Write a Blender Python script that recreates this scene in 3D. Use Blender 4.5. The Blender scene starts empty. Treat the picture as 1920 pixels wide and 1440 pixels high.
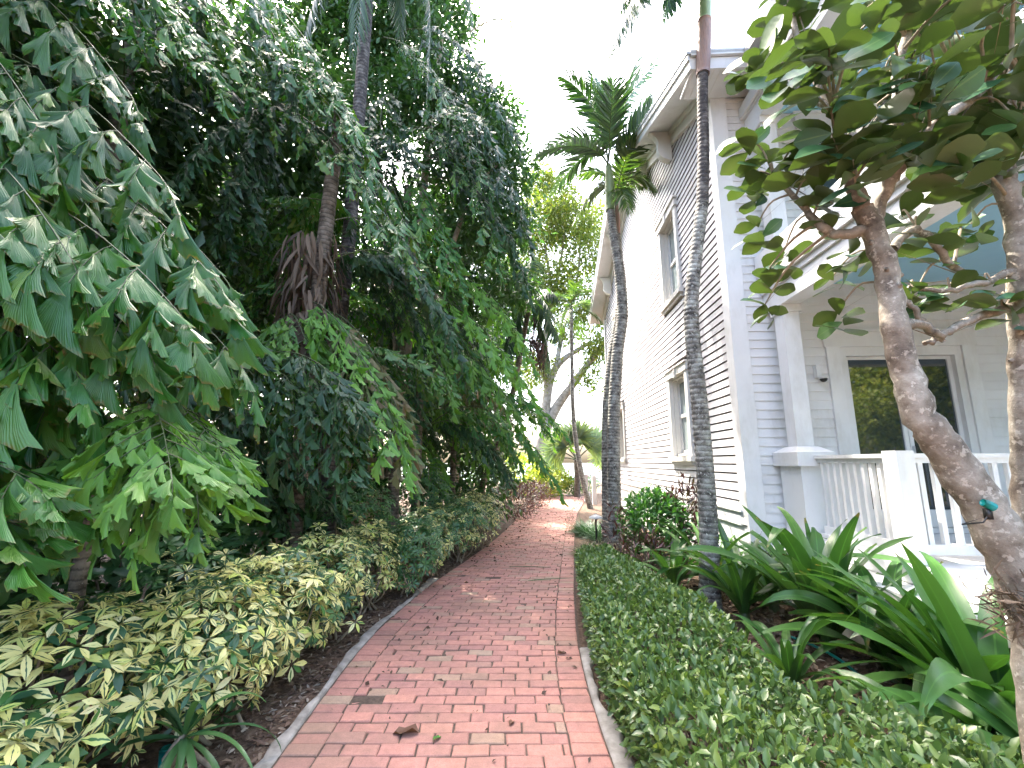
import bpy, math, random
import numpy as np
from mathutils import Vector, Matrix
R = math.radians
rng = np.random.default_rng(7)
random.seed(7)
scene = bpy.context.scene
C = scene.collection

# ------------------------------------------------------------------ camera
PITCH, FPX, EYE = R(10.1), 820.0, 1.6
cam = bpy.data.cameras.new('camera'); cam_o = bpy.data.objects.new('camera', cam); C.objects.link(cam_o)
cam.sensor_width = 36; cam.lens = FPX/1920*36; cam.clip_start = 0.02; cam.clip_end = 2000
cam_o.location = (0, 0, EYE); cam_o.rotation_euler = (R(90)+PITCH, 0, 0)
scene.camera = cam_o

def W(px, py, Y):
    """a point of the place seen at photo position (px, py), Y metres ahead"""
    u = (px-960)/FPX; v = (720-py)/FPX
    yc = math.cos(PITCH)-v*math.sin(PITCH); zc = math.sin(PITCH)+v*math.cos(PITCH)
    k = Y/yc
    return np.array([u*k, Y, EYE+zc*k])
def G(px, py):
    u = (px-960)/FPX; v = (720-py)/FPX
    yc = math.cos(PITCH)-v*math.sin(PITCH); zc = math.sin(PITCH)+v*math.cos(PITCH)
    k = -EYE/zc
    return np.array([u*k, yc*k, 0.0])

# ------------------------------------------------------------------ objects
def tag(o, label=None, cat=None, group=None, kind=None):
    if label: o['label'] = label
    if cat: o['category'] = cat
    if group: o['group'] = group
    if kind: o['kind'] = kind
    return o
def empty(name, loc, label, cat, group=None, rz=0):
    o = bpy.data.objects.new(name, None); C.objects.link(o)
    o.empty_display_size = 0.2
    o.location = tuple(float(a) for a in loc); o.rotation_euler = (0, 0, rz)
    return tag(o, label, cat, group)

class MB:
    """collects quads with uv and material index; build() links them as one mesh object"""
    def __init__(s): s.v=[]; s.f=[]; s.u=[]; s.m=[]; s.n=0
    def add(s, v, f, u=None, mi=0):
        v = np.asarray(v, float).reshape(-1,3); f = np.asarray(f, int).reshape(-1,4)
        s.v.append(v); s.f.append(f+s.n); s.n += len(v)
        s.u.append(np.zeros((len(v),2)) if u is None else np.asarray(u, float).reshape(-1,2))
        s.m.append(np.full(len(f), mi))
    def inst(s, tpl, mats, mi=0):
        """tpl=(v,f,u) placed once per 3x4 matrix (K,3,4)"""
        tv, tf, tu = tpl; K = len(mats)
        if K == 0: return
        mats = np.asarray(mats)
        v = np.einsum('kij,nj->kni', mats[:,:,:3], tv) + mats[:,None,:,3]
        f = tf[None]+ (np.arange(K)*len(tv))[:,None,None]
        s.add(v.reshape(-1,3), f.reshape(-1,4), np.tile(tu,(K,1)), mi)
    def box(s, a, b, mi=0):
        x0,y0,z0 = a; x1,y1,z1 = b
        v = [(x0,y0,z0),(x1,y0,z0),(x1,y1,z0),(x0,y1,z0),(x0,y0,z1),(x1,y0,z1),(x1,y1,z1),(x0,y1,z1)]
        s.add(v, [(0,3,2,1),(4,5,6,7),(0,1,5,4),(1,2,6,5),(2,3,7,6),(3,0,4,7)], None, mi)
    def hexa(s, v8, mi=0):
        s.add(v8, [(0,3,2,1),(4,5,6,7),(0,1,5,4),(1,2,6,5),(2,3,7,6),(3,0,4,7)], None, mi)
    def quad(s, a, b, c, d, mi=0): s.add([a,b,c,d], [(0,1,2,3)], [(0,0),(1,0),(1,1),(0,1)], mi)
    def tube(s, P, rad, n=8, mi=0, vscale=1.0, cap=True):
        P = np.asarray(P, float); k = len(P)
        rad = np.full(k, rad) if np.isscalar(rad) else np.asarray(rad, float)
        T = np.gradient(P, axis=0); T /= np.linalg.norm(T,axis=1)[:,None]+1e-9
        up = np.array([0,0,1.]) if abs(T[0,2])<.9 else np.array([1.,0,0])
        x = np.cross(T[0], up); x /= np.linalg.norm(x)
        vs=[]; us=[]; L=0
        for i in range(k):
            x = x-T[i]*x.dot(T[i]); x /= np.linalg.norm(x)+1e-9; y = np.cross(T[i], x)
            if i: L += np.linalg.norm(P[i]-P[i-1])
            for j in range(n+1):
                a = 2*math.pi*j/n
                vs.append(P[i]+rad[i]*(math.cos(a)*x+math.sin(a)*y)); us.append((j/n, L*vscale))
        f=[]
        for i in range(k-1):
            for j in range(n):
                a=i*(n+1)+j; f.append((a, a+1, a+n+2, a+n+1))
        if cap:
            for e in (0, k-1):
                c0 = len(vs); vs.append(P[e]+T[e]*(rad[e]*.25 if e else -rad[e]*.25)); us.append((.5, 0 if e==0 else L*vscale))
                for j in range(0, n, 2):
                    a=e*(n+1)+j
                    f.append((c0, a, a+1, a+2) if e==0 else (c0, a+2, a+1, a))
        s.add(vs, f, us, mi)
    def build(s, name, mats, parent=None, origin=None, smooth=True):
        v = np.concatenate(s.v); f = np.concatenate(s.f); u = np.concatenate(s.u); m = np.concatenate(s.m)
        if origin is not None: v = v-np.asarray(origin)[None]
        me = bpy.data.meshes.new(name)
        me.vertices.add(len(v)); me.vertices.foreach_set('co', v.astype(np.float32).ravel())
        me.loops.add(len(f)*4); me.loops.foreach_set('vertex_index', f.astype(np.int32).ravel())
        me.polygons.add(len(f)); me.polygons.foreach_set('loop_start', (np.arange(len(f))*4).astype(np.int32))
        me.polygons.foreach_set('material_index', m.astype(np.int32))
        me.polygons.foreach_set('use_smooth', np.full(len(f), bool(smooth)))
        uvl = me.uv_layers.new(name='UVMap'); uvl.data.foreach_set('uv', u[f.ravel()].astype(np.float32).ravel())
        if not isinstance(mats, (list,tuple)): mats=[mats]
        for mm in mats: me.materials.append(mm)
        me.update(); me.validate()
        o = bpy.data.objects.new(name, me); C.objects.link(o)
        if parent: o.parent = parent
        elif origin is not None: o.location = tuple(float(a) for a in origin)
        return o
def nrm(a): a=np.asarray(a,float); return a/(np.linalg.norm(a,axis=-1,keepdims=True)+1e-9)
def frames(pos, d, nref, sc):
    """leaf axis d, face normal near nref -> (K,3,4); sc scalar, (K,) or (K,3)"""
    pos=np.atleast_2d(pos); d=nrm(np.atleast_2d(d)); nref=np.atleast_2d(nref)
    x = nrm(np.cross(d, nref)); z = np.cross(x, d)
    sc = np.asarray(sc, float)
    if sc.ndim==0: sc=np.full((len(pos),3), sc)
    elif sc.ndim==1: sc=np.repeat(sc[:,None],3,1)
    return np.stack([x*sc[:,:1], d*sc[:,1:2], z*sc[:,2:], pos], axis=2)
def rv(k): return rng.normal(size=(k,3))

# ------------------------------------------------------------------ leaf shapes
def leaf_t(width=.35, nseg=4, prof='oval', fold=.25, curl=.2, wav=0):
    v=[];u=[];f=[]
    for i in range(nseg+1):
        t=i/nseg
        if prof=='oval': w=math.sin(math.pi*min(1,t*.96+.02))**.8
        elif prof=='paddle': w=(math.sin(math.pi*(t*.97+.01)**1.55))**.62 if t<1 else .12
        elif prof=='lance': w=math.sin(math.pi*(t*.97+.015)**.75)
        elif prof=='strip': w=min(1, .5+t*4)*(1-t**3*.93)
        w=max(w,.04)*width/2
        zc=-curl*t*t; zs=fold*w+ (wav*math.sin(t*9)*w)
        for c,x in ((0,-w),(.5,0),(1,w)):
            v.append((x,t,zc+(zs if c!=.5 else 0))); u.append((c,t))
    for i in range(nseg):
        a=i*3; f += [(a,a+1,a+4,a+3),(a+1,a+2,a+5,a+4)]
    return np.array(v),np.array(f),np.array(u)
def wedge_t(seed, spread=.42, oblique=.35, ncol=9, rag=.13, curl=.2):
    r=random.Random(seed); v=[];u=[];f=[]; rows=(0,.3,.65,1)
    tip=[r.uniform(-rag,rag*.4) for _ in range(ncol)]
    if r.random()<.5: tip[r.choice(range(2,ncol-2))]-=.24
    for i,t in enumerate(rows):
        for c in range(ncol):
            cc=c/(ncol-1)*2-1
            a=cc*spread*(.55+.45*t)
            L=t*(1-oblique*(cc+1)/2*t+tip[c]*(t==1))
            x=math.sin(a)*L*(1.0)+cc*.025; y=math.cos(a)*L
            z=(.03 if c%2 else -.03)*t - curl*t*t*(.5+.5*r.random()*.3) + .12*abs(cc)*t*.6
            v.append((x,y,z)); u.append((c/(ncol-1),t))
    for i in range(len(rows)-1):
        for c in range(ncol-1):
            a=i*ncol+c; f.append((a,a+1,a+ncol+1,a+ncol))
    return np.array(v),np.array(f),np.array(u)
WEDGE=[wedge_t(i, spread=s, oblique=o) for i,(s,o) in enumerate(((.36,.45),(.28,.3),(.42,.55),(.24,.5),(.48,.35)))]
NWEDGE=[wedge_t(20+i, spread=.2, oblique=.3, curl=.25, ncol=5) for i in range(3)]

# ------------------------------------------------------------------ materials
def newmat(name):
    m=bpy.data.materials.new(name); m.use_nodes=True; nt=m.node_tree
    for n in list(nt.nodes): nt.nodes.remove(n)
    out=nt.nodes.new('ShaderNodeOutputMaterial'); return m,nt,out
def ramp(nt, stops, interp='LINEAR'):
    r=nt.nodes.new('ShaderNodeValToRGB'); e=r.color_ramp.elements; r.color_ramp.interpolation=interp
    while len(e)>1: e.remove(e[-1])
    e[0].position=stops[0][0]; e[0].color=(*stops[0][1],1)
    for p,c in stops[1:]:
        k=e.new(p); k.color=(*c,1)
    return r
def node(nt, t, **kw):
    n=nt.nodes.new(t)
    for k,v in kw.items():
        if k in n.inputs.keys(): n.inputs[k].default_value=v
        else: setattr(n,k,v)
    return n
def noise(nt, scale, detail=4, rough=.6, coord='Object', stretch=None):
    tc=nt.nodes.new('ShaderNodeTexCoord'); n=node(nt,'ShaderNodeTexNoise',Scale=scale,Detail=detail,Roughness=rough)
    if stretch:
        mp=nt.nodes.new('ShaderNodeMapping'); mp.inputs['Scale'].default_value=stretch
        nt.links.new(tc.outputs[coord],mp.inputs[0]); nt.links.new(mp.outputs[0],n.inputs['Vector'])
    else: nt.links.new(tc.outputs[coord],n.inputs['Vector'])
    return n
def mix(nt, fac, a, b, bt='MIX'):
    m=nt.nodes.new('ShaderNodeMix'); m.data_type='RGBA'; m.blend_type=bt
    for k,val in ((0,fac),(6,a),(7,b)):
        if hasattr(val,'links') or hasattr(val,'is_output'): nt.links.new(val,m.inputs[k])
        else: m.inputs[k].default_value = val if k==0 else (*val,1)
    return m.outputs[2]
def bump(nt, h, strength=.3, dist=.01):
    b=node(nt,'ShaderNodeBump',Strength=strength,Distance=dist); nt.links.new(h,b.inputs['Height']); return b.outputs[0]

def leaf_mat(name, cols, rough=.33, trans=.25, rib=None, under=None, spec=.5, tipcol=None, tipfac=.0, veins=0, ribw=.06):
    m,nt,out=newmat(name); L=nt.links
    ge=nt.nodes.new('ShaderNodeNewGeometry'); oi=nt.nodes.new('ShaderNodeObjectInfo')
    r=ramp(nt,[(i/max(1,len(cols)-1),c) for i,c in enumerate(cols)])
    L.new(ge.outputs['Random Per Island'],r.inputs[0]); col=r.outputs[0]
    nz=noise(nt,14,3); col=mix(nt,nz.outputs[0],col,(.5,.5,.5),'OVERLAY') if False else col
    hv=node(nt,'ShaderNodeHueSaturation')
    mr=node(nt,'ShaderNodeMapRange'); mr.inputs[3].default_value=.78; mr.inputs[4].default_value=1.2
    L.new(oi.outputs['Random'],mr.inputs[0]); L.new(mr.outputs[0],hv.inputs['Value']); L.new(col,hv.inputs['Color']); col=hv.outputs[0]
    tc=nt.nodes.new('ShaderNodeTexCoord'); sp=nt.nodes.new('ShaderNodeSeparateXYZ'); L.new(tc.outputs['UV'],sp.inputs[0])
    if tipcol is not None:
        mm=node(nt,'ShaderNodeMath',operation='MULTIPLY_ADD'); L.new(nz.outputs[0],mm.inputs[0]); mm.inputs[1].default_value=.5; L.new(sp.outputs[1],mm.inputs[2])
        r2=ramp(nt,[(.0,(0,0,0)),(1.12-tipfac,(0,0,0)),(1.22-tipfac,(1,1,1))] if 1.22-tipfac<=1 else [(0,(0,0,0)),(.97,(0,0,0)),(1,(1,1,1))])
        md=node(nt,'ShaderNodeMath',operation='MULTIPLY'); md.inputs[1].default_value=.72
        L.new(mm.outputs[0],md.inputs[0]); L.new(md.outputs[0],r2.inputs[0]); col=mix(nt,r2.outputs[0],col,tipcol)
    if rib is not None:
        s1=node(nt,'ShaderNodeMath',operation='SUBTRACT'); L.new(sp.outputs[0],s1.inputs[0]); s1.inputs[1].default_value=.5
        s2=node(nt,'ShaderNodeMath',operation='ABSOLUTE'); L.new(s1.outputs[0],s2.inputs[0])
        s3=node(nt,'ShaderNodeMath',operation='LESS_THAN'); L.new(s2.outputs[0],s3.inputs[0]); s3.inputs[1].default_value=ribw
        s4=node(nt,'ShaderNodeMath',operation='MULTIPLY'); L.new(s3.outputs[0],s4.inputs[0]); s4.inputs[1].default_value=.6
        col=mix(nt,s4.outputs[0],col,rib)
    if under is not None: col=mix(nt,ge.outputs['Backfacing'],col,under)
    bs=node(nt,'ShaderNodeBsdfPrincipled',Roughness=rough); bs.inputs['Specular IOR Level'].default_value=spec
    L.new(col,bs.inputs['Base Color'])
    if veins:
        wv=node(nt,'ShaderNodeTexWave',Scale=veins,Distortion=.6); wv.bands_direction='X'; L.new(tc.outputs['UV'],wv.inputs['Vector'])
        L.new(bump(nt,wv.outputs[0],.35,.004),bs.inputs['Normal'])
    else: L.new(bump(nt,nz.outputs[0],.15,.01),bs.inputs['Normal'])
    tr=node(nt,'ShaderNodeBsdfTranslucent'); tcol=mix(nt,1.0,col,(1.7,1.9,.7),'MULTIPLY'); L.new(tcol,tr.inputs[0])
    ms=nt.nodes.new('ShaderNodeMixShader'); ms.inputs[0].default_value=trans
    L.new(bs.outputs[0],ms.inputs[1]); L.new(tr.outputs[0],ms.inputs[2]); L.new(ms.outputs[0],out.inputs[0])
    return m
def solid(name, cols, scale=8, rough=.6, bumps=.2, bd=.01, coord='Object', stretch=None, spec=.4, metal=0, detail=6):
    m,nt,out=newmat(name); nz=noise(nt,scale,detail,.6,coord,stretch)
    r=ramp(nt,[(.3+.4*i/max(1,len(cols)-1),c) for i,c in enumerate(cols)]); nt.links.new(nz.outputs[0],r.inputs[0])
    bs=node(nt,'ShaderNodeBsdfPrincipled',Roughness=rough,Metallic=metal); bs.inputs['Specular IOR Level'].default_value=spec
    nt.links.new(r.outputs[0],bs.inputs['Base Color'])
    if bumps: nt.links.new(bump(nt,nz.outputs[0],bumps,bd),bs.inputs['Normal'])
    nt.links.new(bs.outputs[0],out.inputs[0]); return m
def bark_mat(name, base, dark, pale, ringscale=16, spots=.55):
    m,nt,out=newmat(name); L=nt.links; tc=nt.nodes.new('ShaderNodeTexCoord')
    wv=node(nt,'ShaderNodeTexWave',Scale=ringscale*.32,Distortion=1.6,Detail=2); wv.bands_direction='Y'; wv.inputs['Detail Scale'].default_value=2
    L.new(tc.outputs['UV'],wv.inputs['Vector'])
    n1=noise(nt,9,6,.65); n2=noise(nt,45,3,.6)
    r1=ramp(nt,[(.36,dark),(.5,base),(.68,pale)]); L.new(n1.outputs[0],r1.inputs[0])
    r2=ramp(nt,[(.0,(.35,.35,.35)),(.25,(1,1,1))]); L.new(wv.outputs[0],r2.inputs[0])
    col=mix(nt,.8,r1.outputs[0],r2.outputs[0],'MULTIPLY')
    r3=ramp(nt,[(spots,(0,0,0)),(spots+.05,(1,1,1))]); L.new(n2.outputs[0],r3.inputs[0])
    col=mix(nt,r3.outputs[0],col,pale)
    bs=node(nt,'ShaderNodeBsdfPrincipled',Roughness=.8); L.new(col,bs.inputs['Base Color'])
    L.new(bump(nt,wv.outputs[0],.5,.01),bs.inputs['Normal']); L.new(bs.outputs[0],out.inputs[0]); return m
def brick_mat():
    m,nt,out=newmat('brick'); L=nt.links; ge=nt.nodes.new('ShaderNodeNewGeometry')
    r=ramp(nt,[(0,(.36,.178,.145)),(.2,(.42,.205,.16)),(.4,(.33,.168,.14)),(.58,(.44,.218,.165)),(.72,(.37,.19,.15)),(.84,(.30,.152,.13)),(.93,(.34,.225,.16)),(.975,(.33,.24,.175)),(1,(.33,.16,.13))])
    L.new(ge.outputs['Random Per Island'],r.inputs[0])
    n1=noise(nt,18,6,.7); n2=noise(nt,160,3,.6); n3=noise(nt,1.3,4,.6)
    a=ramp(nt,[(.3,(.78,.78,.78)),(.7,(1.18,1.15,1.12))]); L.new(n1.outputs[0],a.inputs[0])
    col=mix(nt,1,r.outputs[0],a.outputs[0],'MULTIPLY')
    b=ramp(nt,[(.35,(.75,.75,.75)),(.6,(1.1,1.1,1.1))]); L.new(n2.outputs[0],b.inputs[0]); col=mix(nt,.6,col,b.outputs[0],'MULTIPLY')
    c=ramp(nt,[(.45,(0,0,0)),(.62,(1,1,1))]); L.new(n3.outputs[0],c.inputs[0])
    col=mix(nt,.4,col,mix(nt,c.outputs[0],col,(.20,.13,.09)))
    bs=node(nt,'ShaderNodeBsdfPrincipled',Roughness=.75); bs.inputs['Specular IOR Level'].default_value=.35
    L.new(col,bs.inputs['Base Color']); L.new(bump(nt,n2.outputs[0],.35,.003),bs.inputs['Normal']); L.new(bs.outputs[0],out.inputs[0]); return m
def varieg_mat(name, amount=.0):
    m,nt,out=newmat(name); L=nt.links; ge=nt.nodes.new('ShaderNodeNewGeometry')
    tc=nt.nodes.new('ShaderNodeTexCoord'); sp=nt.nodes.new('ShaderNodeSeparateXYZ'); L.new(tc.outputs['UV'],sp.inputs[0])
    nz=noise(nt,26,3,.6)
    s1=node(nt,'ShaderNodeMath',operation='SUBTRACT'); L.new(sp.outputs[0],s1.inputs[0]); s1.inputs[1].default_value=.5
    s2=node(nt,'ShaderNodeMath',operation='ABSOLUTE'); L.new(s1.outputs[0],s2.inputs[0])
    # green streak along the midrib, wide on some leaflets and thin on others
    w=ramp(nt,[(0,(.0,)*3),(.5,(.03,)*3),(.7,(.13,)*3),(.84,(.4,)*3),(1,(.8,)*3)]); L.new(ge.outputs['Random Per Island'],w.inputs[0])
    a=node(nt,'ShaderNodeMath',operation='MULTIPLY_ADD'); L.new(nz.outputs[0],a.inputs[0]); a.inputs[1].default_value=.35; a.inputs[2].default_value=-.17+amount
    b=node(nt,'ShaderNodeMath',operation='ADD'); L.new(a.outputs[0],b.inputs[0]); L.new(w.outputs[0],b.inputs[1])
    c=node(nt,'ShaderNodeMath',operation='LESS_THAN'); L.new(s2.outputs[0],c.inputs[0]); L.new(b.outputs[0],c.inputs[1])
    yel=ramp(nt,[(0,(.70,.64,.2)),(.5,(.76,.71,.32)),(.8,(.55,.62,.14)),(1,(.8,.74,.42))])
    ma=node(nt,'ShaderNodeMath',operation='FRACT'); mb=node(nt,'ShaderNodeMath',operation='MULTIPLY'); mb.inputs[1].default_value=7.3
    L.new(ge.outputs['Random Per Island'],mb.inputs[0]); L.new(mb.outputs[0],ma.inputs[0]); L.new(ma.outputs[0],yel.inputs[0])
    grn=ramp(nt,[(0,(.025,.075,.035)),(.6,(.035,.11,.04)),(1,(.07,.19,.035))]); L.new(ma.outputs[0],grn.inputs[0])
    col=mix(nt,c.outputs[0],yel.outputs[0],grn.outputs[0])
    bs=node(nt,'ShaderNodeBsdfPrincipled',Roughness=.38); L.new(col,bs.inputs['Base Color'])
    tr=node(nt,'ShaderNodeBsdfTranslucent'); L.new(col,tr.inputs[0])
    ms=nt.nodes.new('ShaderNodeMixShader'); ms.inputs[0].default_value=.22
    L.new(bs.outputs[0],ms.inputs[1]); L.new(tr.outputs[0],ms.inputs[2]); L.new(ms.outputs[0],out.inputs[0]); return m
def glass_mat(name, tint=(.02,.03,.035)):
    m,nt,out=newmat(name); bs=node(nt,'ShaderNodeBsdfPrincipled',Roughness=.03)
    bs.inputs['Base Color'].default_value=(*tint,1); bs.inputs['Specular IOR Level'].default_value=.9
    bs.inputs['IOR'].default_value=1.7
    nt.links.new(bs.outputs[0],out.inputs[0]); return m

M={}
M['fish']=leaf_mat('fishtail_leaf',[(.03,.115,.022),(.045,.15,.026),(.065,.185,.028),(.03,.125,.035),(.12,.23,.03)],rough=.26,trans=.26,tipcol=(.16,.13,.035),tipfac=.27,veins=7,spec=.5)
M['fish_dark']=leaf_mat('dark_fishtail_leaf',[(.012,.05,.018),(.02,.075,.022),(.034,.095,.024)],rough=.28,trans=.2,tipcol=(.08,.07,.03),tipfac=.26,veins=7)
M['fish_light']=leaf_mat('young_and_sunlit_fishtail_leaf',[(.09,.22,.025),(.13,.28,.035),(.10,.24,.03),(.06,.17,.03)],rough=.36,trans=.3,veins=7)  # green of the young palm; also paints a sunlit look on older fronds
M['fish_dry']=leaf_mat('drying_fishtail_leaf',[(.07,.14,.04),(.16,.15,.07),(.2,.16,.09),(.05,.13,.03),(.24,.17,.11)],rough=.5,trans=.25,veins=7)
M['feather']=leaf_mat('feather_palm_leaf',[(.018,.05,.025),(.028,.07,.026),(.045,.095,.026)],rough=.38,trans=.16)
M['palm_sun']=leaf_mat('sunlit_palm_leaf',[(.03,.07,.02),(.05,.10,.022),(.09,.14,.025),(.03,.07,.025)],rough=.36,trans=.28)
M['broad_dark']=leaf_mat('dark_broad_leaf',[(.028,.075,.026),(.04,.10,.03),(.06,.125,.03)],rough=.4,trans=.25)
M['far_leaf']=leaf_mat('far_tree_leaf',[(.07,.115,.02),(.11,.15,.025),(.15,.175,.03),(.055,.09,.02),(.2,.18,.035)],rough=.5,trans=.42)
M['clusia']=leaf_mat('thick_paddle_leaf',[(.022,.075,.04),(.03,.095,.04),(.04,.11,.04),(.07,.14,.03)],rough=.36,trans=.14,rib=(.10,.17,.06),under=(.06,.095,.03),ribw=.035)
M['hedge']=leaf_mat('hedge_leaf',[(.045,.09,.03),(.075,.135,.038),(.105,.17,.045),(.06,.115,.035),(.19,.25,.06)],rough=.34,trans=.2)
M['crinum']=leaf_mat('strap_leaf',[(.035,.10,.026),(.05,.13,.03),(.07,.155,.035)],rough=.32,trans=.24,rib=(.09,.22,.05),ribw=.04,tipcol=(.32,.17,.05),tipfac=.245)
M['bush']=leaf_mat('bush_leaf',[(.05,.16,.03),(.08,.22,.035),(.03,.10,.03)],rough=.38,trans=.25)
M['dkbush']=leaf_mat('dark_shrub_leaf',[(.035,.10,.04),(.05,.13,.045),(.075,.165,.045)],rough=.36,trans=.2)
M['purple']=leaf_mat('purple_leaf',[(.05,.012,.016),(.08,.02,.02),(.035,.015,.015),(.06,.05,.02)],rough=.4,trans=.2)
M['yellow']=leaf_mat('yellow_leaf',[(.22,.28,.03),(.32,.34,.04),(.14,.22,.03),(.4,.38,.07)],rough=.45,trans=.35)
M['mondo']=leaf_mat('grass_blade',[(.018,.06,.03),(.03,.085,.035),(.02,.07,.02)],rough=.42,trans=.2)
M['drygrass']=leaf_mat('dry_grass_blade',[(.1,.09,.05),(.16,.13,.08),(.07,.09,.03)],rough=.6,trans=.2)
M['varieg']=varieg_mat('variegated_leaf'); M['varieg_green']=varieg_mat('half_variegated_leaf',.22)
M['fan']=leaf_mat('fan_palm_leaf',[(.20,.27,.2),(.24,.31,.2),(.28,.32,.14)],rough=.45,trans=.35)
M['stem']=solid('green_stem',[(.035,.06,.02),(.07,.09,.03)],20,.5)
M['twig']=solid('twig_bark',[(.14,.11,.08),(.26,.21,.15),(.34,.29,.22)],14,.8,.4)
M['fibre']=leaf_mat('palm_fibre',[(.07,.045,.03),(.12,.08,.05),(.17,.12,.08),(.05,.035,.025)],rough=.8,trans=.05)
M['bark_ring']=bark_mat('ringed_palm_bark',(.18,.17,.15),(.045,.04,.035),(.36,.37,.33),spots=.6)
M['bark_dark']=bark_mat('dark_palm_bark',(.06,.05,.045),(.025,.02,.02),(.2,.18,.16),spots=.66)
M['bark_brown']=bark_mat('brown_palm_bark',(.15,.12,.09),(.06,.045,.03),(.25,.21,.17),spots=.66)
M['shaft']=solid('crownshaft_green',[(.17,.23,.10),(.26,.32,.16)],5,.4,.05,stretch=(3,3,.4))
M['shaft_red']=solid('crownshaft_sheath',[(.16,.09,.07),(.30,.19,.15),(.2,.15,.14)],7,.6,.3,stretch=(6,6,.6))
def tree_bark():
    m,nt,out=newmat('mottled_bark'); L=nt.links
    n1=noise(nt,11,6,.68); n2=noise(nt,38,4,.6); n3=noise(nt,4,3,.5)
    r1=ramp(nt,[(.30,(.075,.06,.048)),(.44,(.19,.165,.135)),(.60,(.30,.275,.235)),(.75,(.40,.38,.34))]); L.new(n1.outputs[0],r1.inputs[0])
    r2=ramp(nt,[(.56,(0,0,0)),(.62,(1,1,1))]); L.new(n2.outputs[0],r2.inputs[0])
    col=mix(nt,r2.outputs[0],r1.outputs[0],(.42,.39,.34))
    r3=ramp(nt,[(.4,(.68,.6,.53)),(.6,(1.05,1.05,1.03))]); L.new(n3.outputs[0],r3.inputs[0]); col=mix(nt,.8,col,r3.outputs[0],'MULTIPLY')
    bs=node(nt,'ShaderNodeBsdfPrincipled',Roughness=.8); L.new(col,bs.inputs['Base Color'])
    L.new(bump(nt,n1.outputs[0],.6,.02),bs.inputs['Normal']); L.new(bs.outputs[0],out.inputs[0]); return m
M['bark_tree']=tree_bark()
M['bark_pale']=solid('pale_branch_bark',[(.17,.145,.12),(.3,.27,.23),(.4,.375,.34)],6,.8,.4)
M['white']=solid('white_paint',[(.61,.61,.605),(.67,.67,.665)],3,.45,.03)
M['siding']=solid('siding_paint',[(.49,.475,.48),(.55,.54,.545)],1.6,.5,.05,stretch=(1,1,6))
def weathered(m):
    nt=m.node_tree; L=nt.links; bs=[n for n in nt.nodes if n.type=='BSDF_PRINCIPLED'][0]; src_=bs.inputs['Base Color'].links[0].from_socket
    ge=nt.nodes.new('ShaderNodeNewGeometry'); r=ramp(nt,[(0,(.93,.925,.92)),(.5,(1,1,1)),(1,(.97,.96,.95))]); L.new(ge.outputs['Random Per Island'],r.inputs[0])
    n1=noise(nt,2.2,6,.7,'Object',(1,1,.35)); r1=ramp(nt,[(.34,(.80,.78,.74)),(.5,(1,1,1))]); L.new(n1.outputs[0],r1.inputs[0])
    L.new(mix(nt,.7,mix(nt,1,src_,r.outputs[0],'MULTIPLY'),r1.outputs[0],'MULTIPLY'),bs.inputs['Base Color'])
weathered(M['siding']); weathered(M['white'])
M['trim']=solid('cream_trim_paint',[(.54,.52,.48),(.60,.58,.53)],3,.5,.05)
M['blue']=solid('blue_ceiling_paint',[(.27,.50,.62),(.30,.53,.65)],3,.5,.02)
M['roof']=solid('grey_roof_metal',[(.4,.42,.44),(.5,.52,.54)],4,.4,.05)
M['glass']=glass_mat('window_glass'); M['glass_soft']=glass_mat('curtained_glass',(.22,.27,.27))
M['groove_shade']=solid('siding_groove_shade',[(.11,.088,.088),(.15,.125,.12)],6,.8,0)  # shade under the laps and in the gaps, painted as dark brown
M['dark']=solid('dark_interior',[(.02,.02,.02),(.03,.03,.03)],3,.6,0)
M['metal_dark']=solid('dark_metal',[(.03,.03,.03),(.05,.05,.05)],8,.4,.05,metal=.6)
M['grey_metal']=solid('grey_metal',[(.35,.36,.36),(.45,.46,.46)],8,.4,.05)
M['teal']=solid('teal_plastic',[(.0,.16,.15),(.01,.24,.22)],9,.35,0)
M['brick']=brick_mat()
M['joint']=solid('joint_sand',[(.05,.035,.025),(.11,.08,.06)],40,.95,.3)
M['concrete']=solid('weathered_concrete',[(.14,.125,.105),(.28,.26,.23),(.40,.375,.34)],7,.9,.4)
M['soil']=solid('mulch_soil',[(.04,.024,.014),(.095,.06,.038),(.18,.13,.09)],22,.95,.8,.03,detail=10)
M['chips']=leaf_mat('mulch_chip',[(.05,.028,.018),(.11,.06,.04),(.15,.10,.07),(.22,.17,.12),(.08,.04,.025),(.36,.31,.25)],rough=.85,trans=0)
M['litter']=leaf_mat('dead_leaf',[(.035,.02,.014),(.07,.04,.025),(.05,.03,.02),(.12,.07,.04)],rough=.7,trans=.1)
M['deadleaf']=leaf_mat('brown_dead_leaf',[(.09,.04,.025),(.14,.07,.04)],rough=.6,trans=.1)
M['fence']=solid('pale_fence_wood',[(.24,.19,.13),(.36,.3,.22)],5,.8,.3,stretch=(12,12,1))

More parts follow.
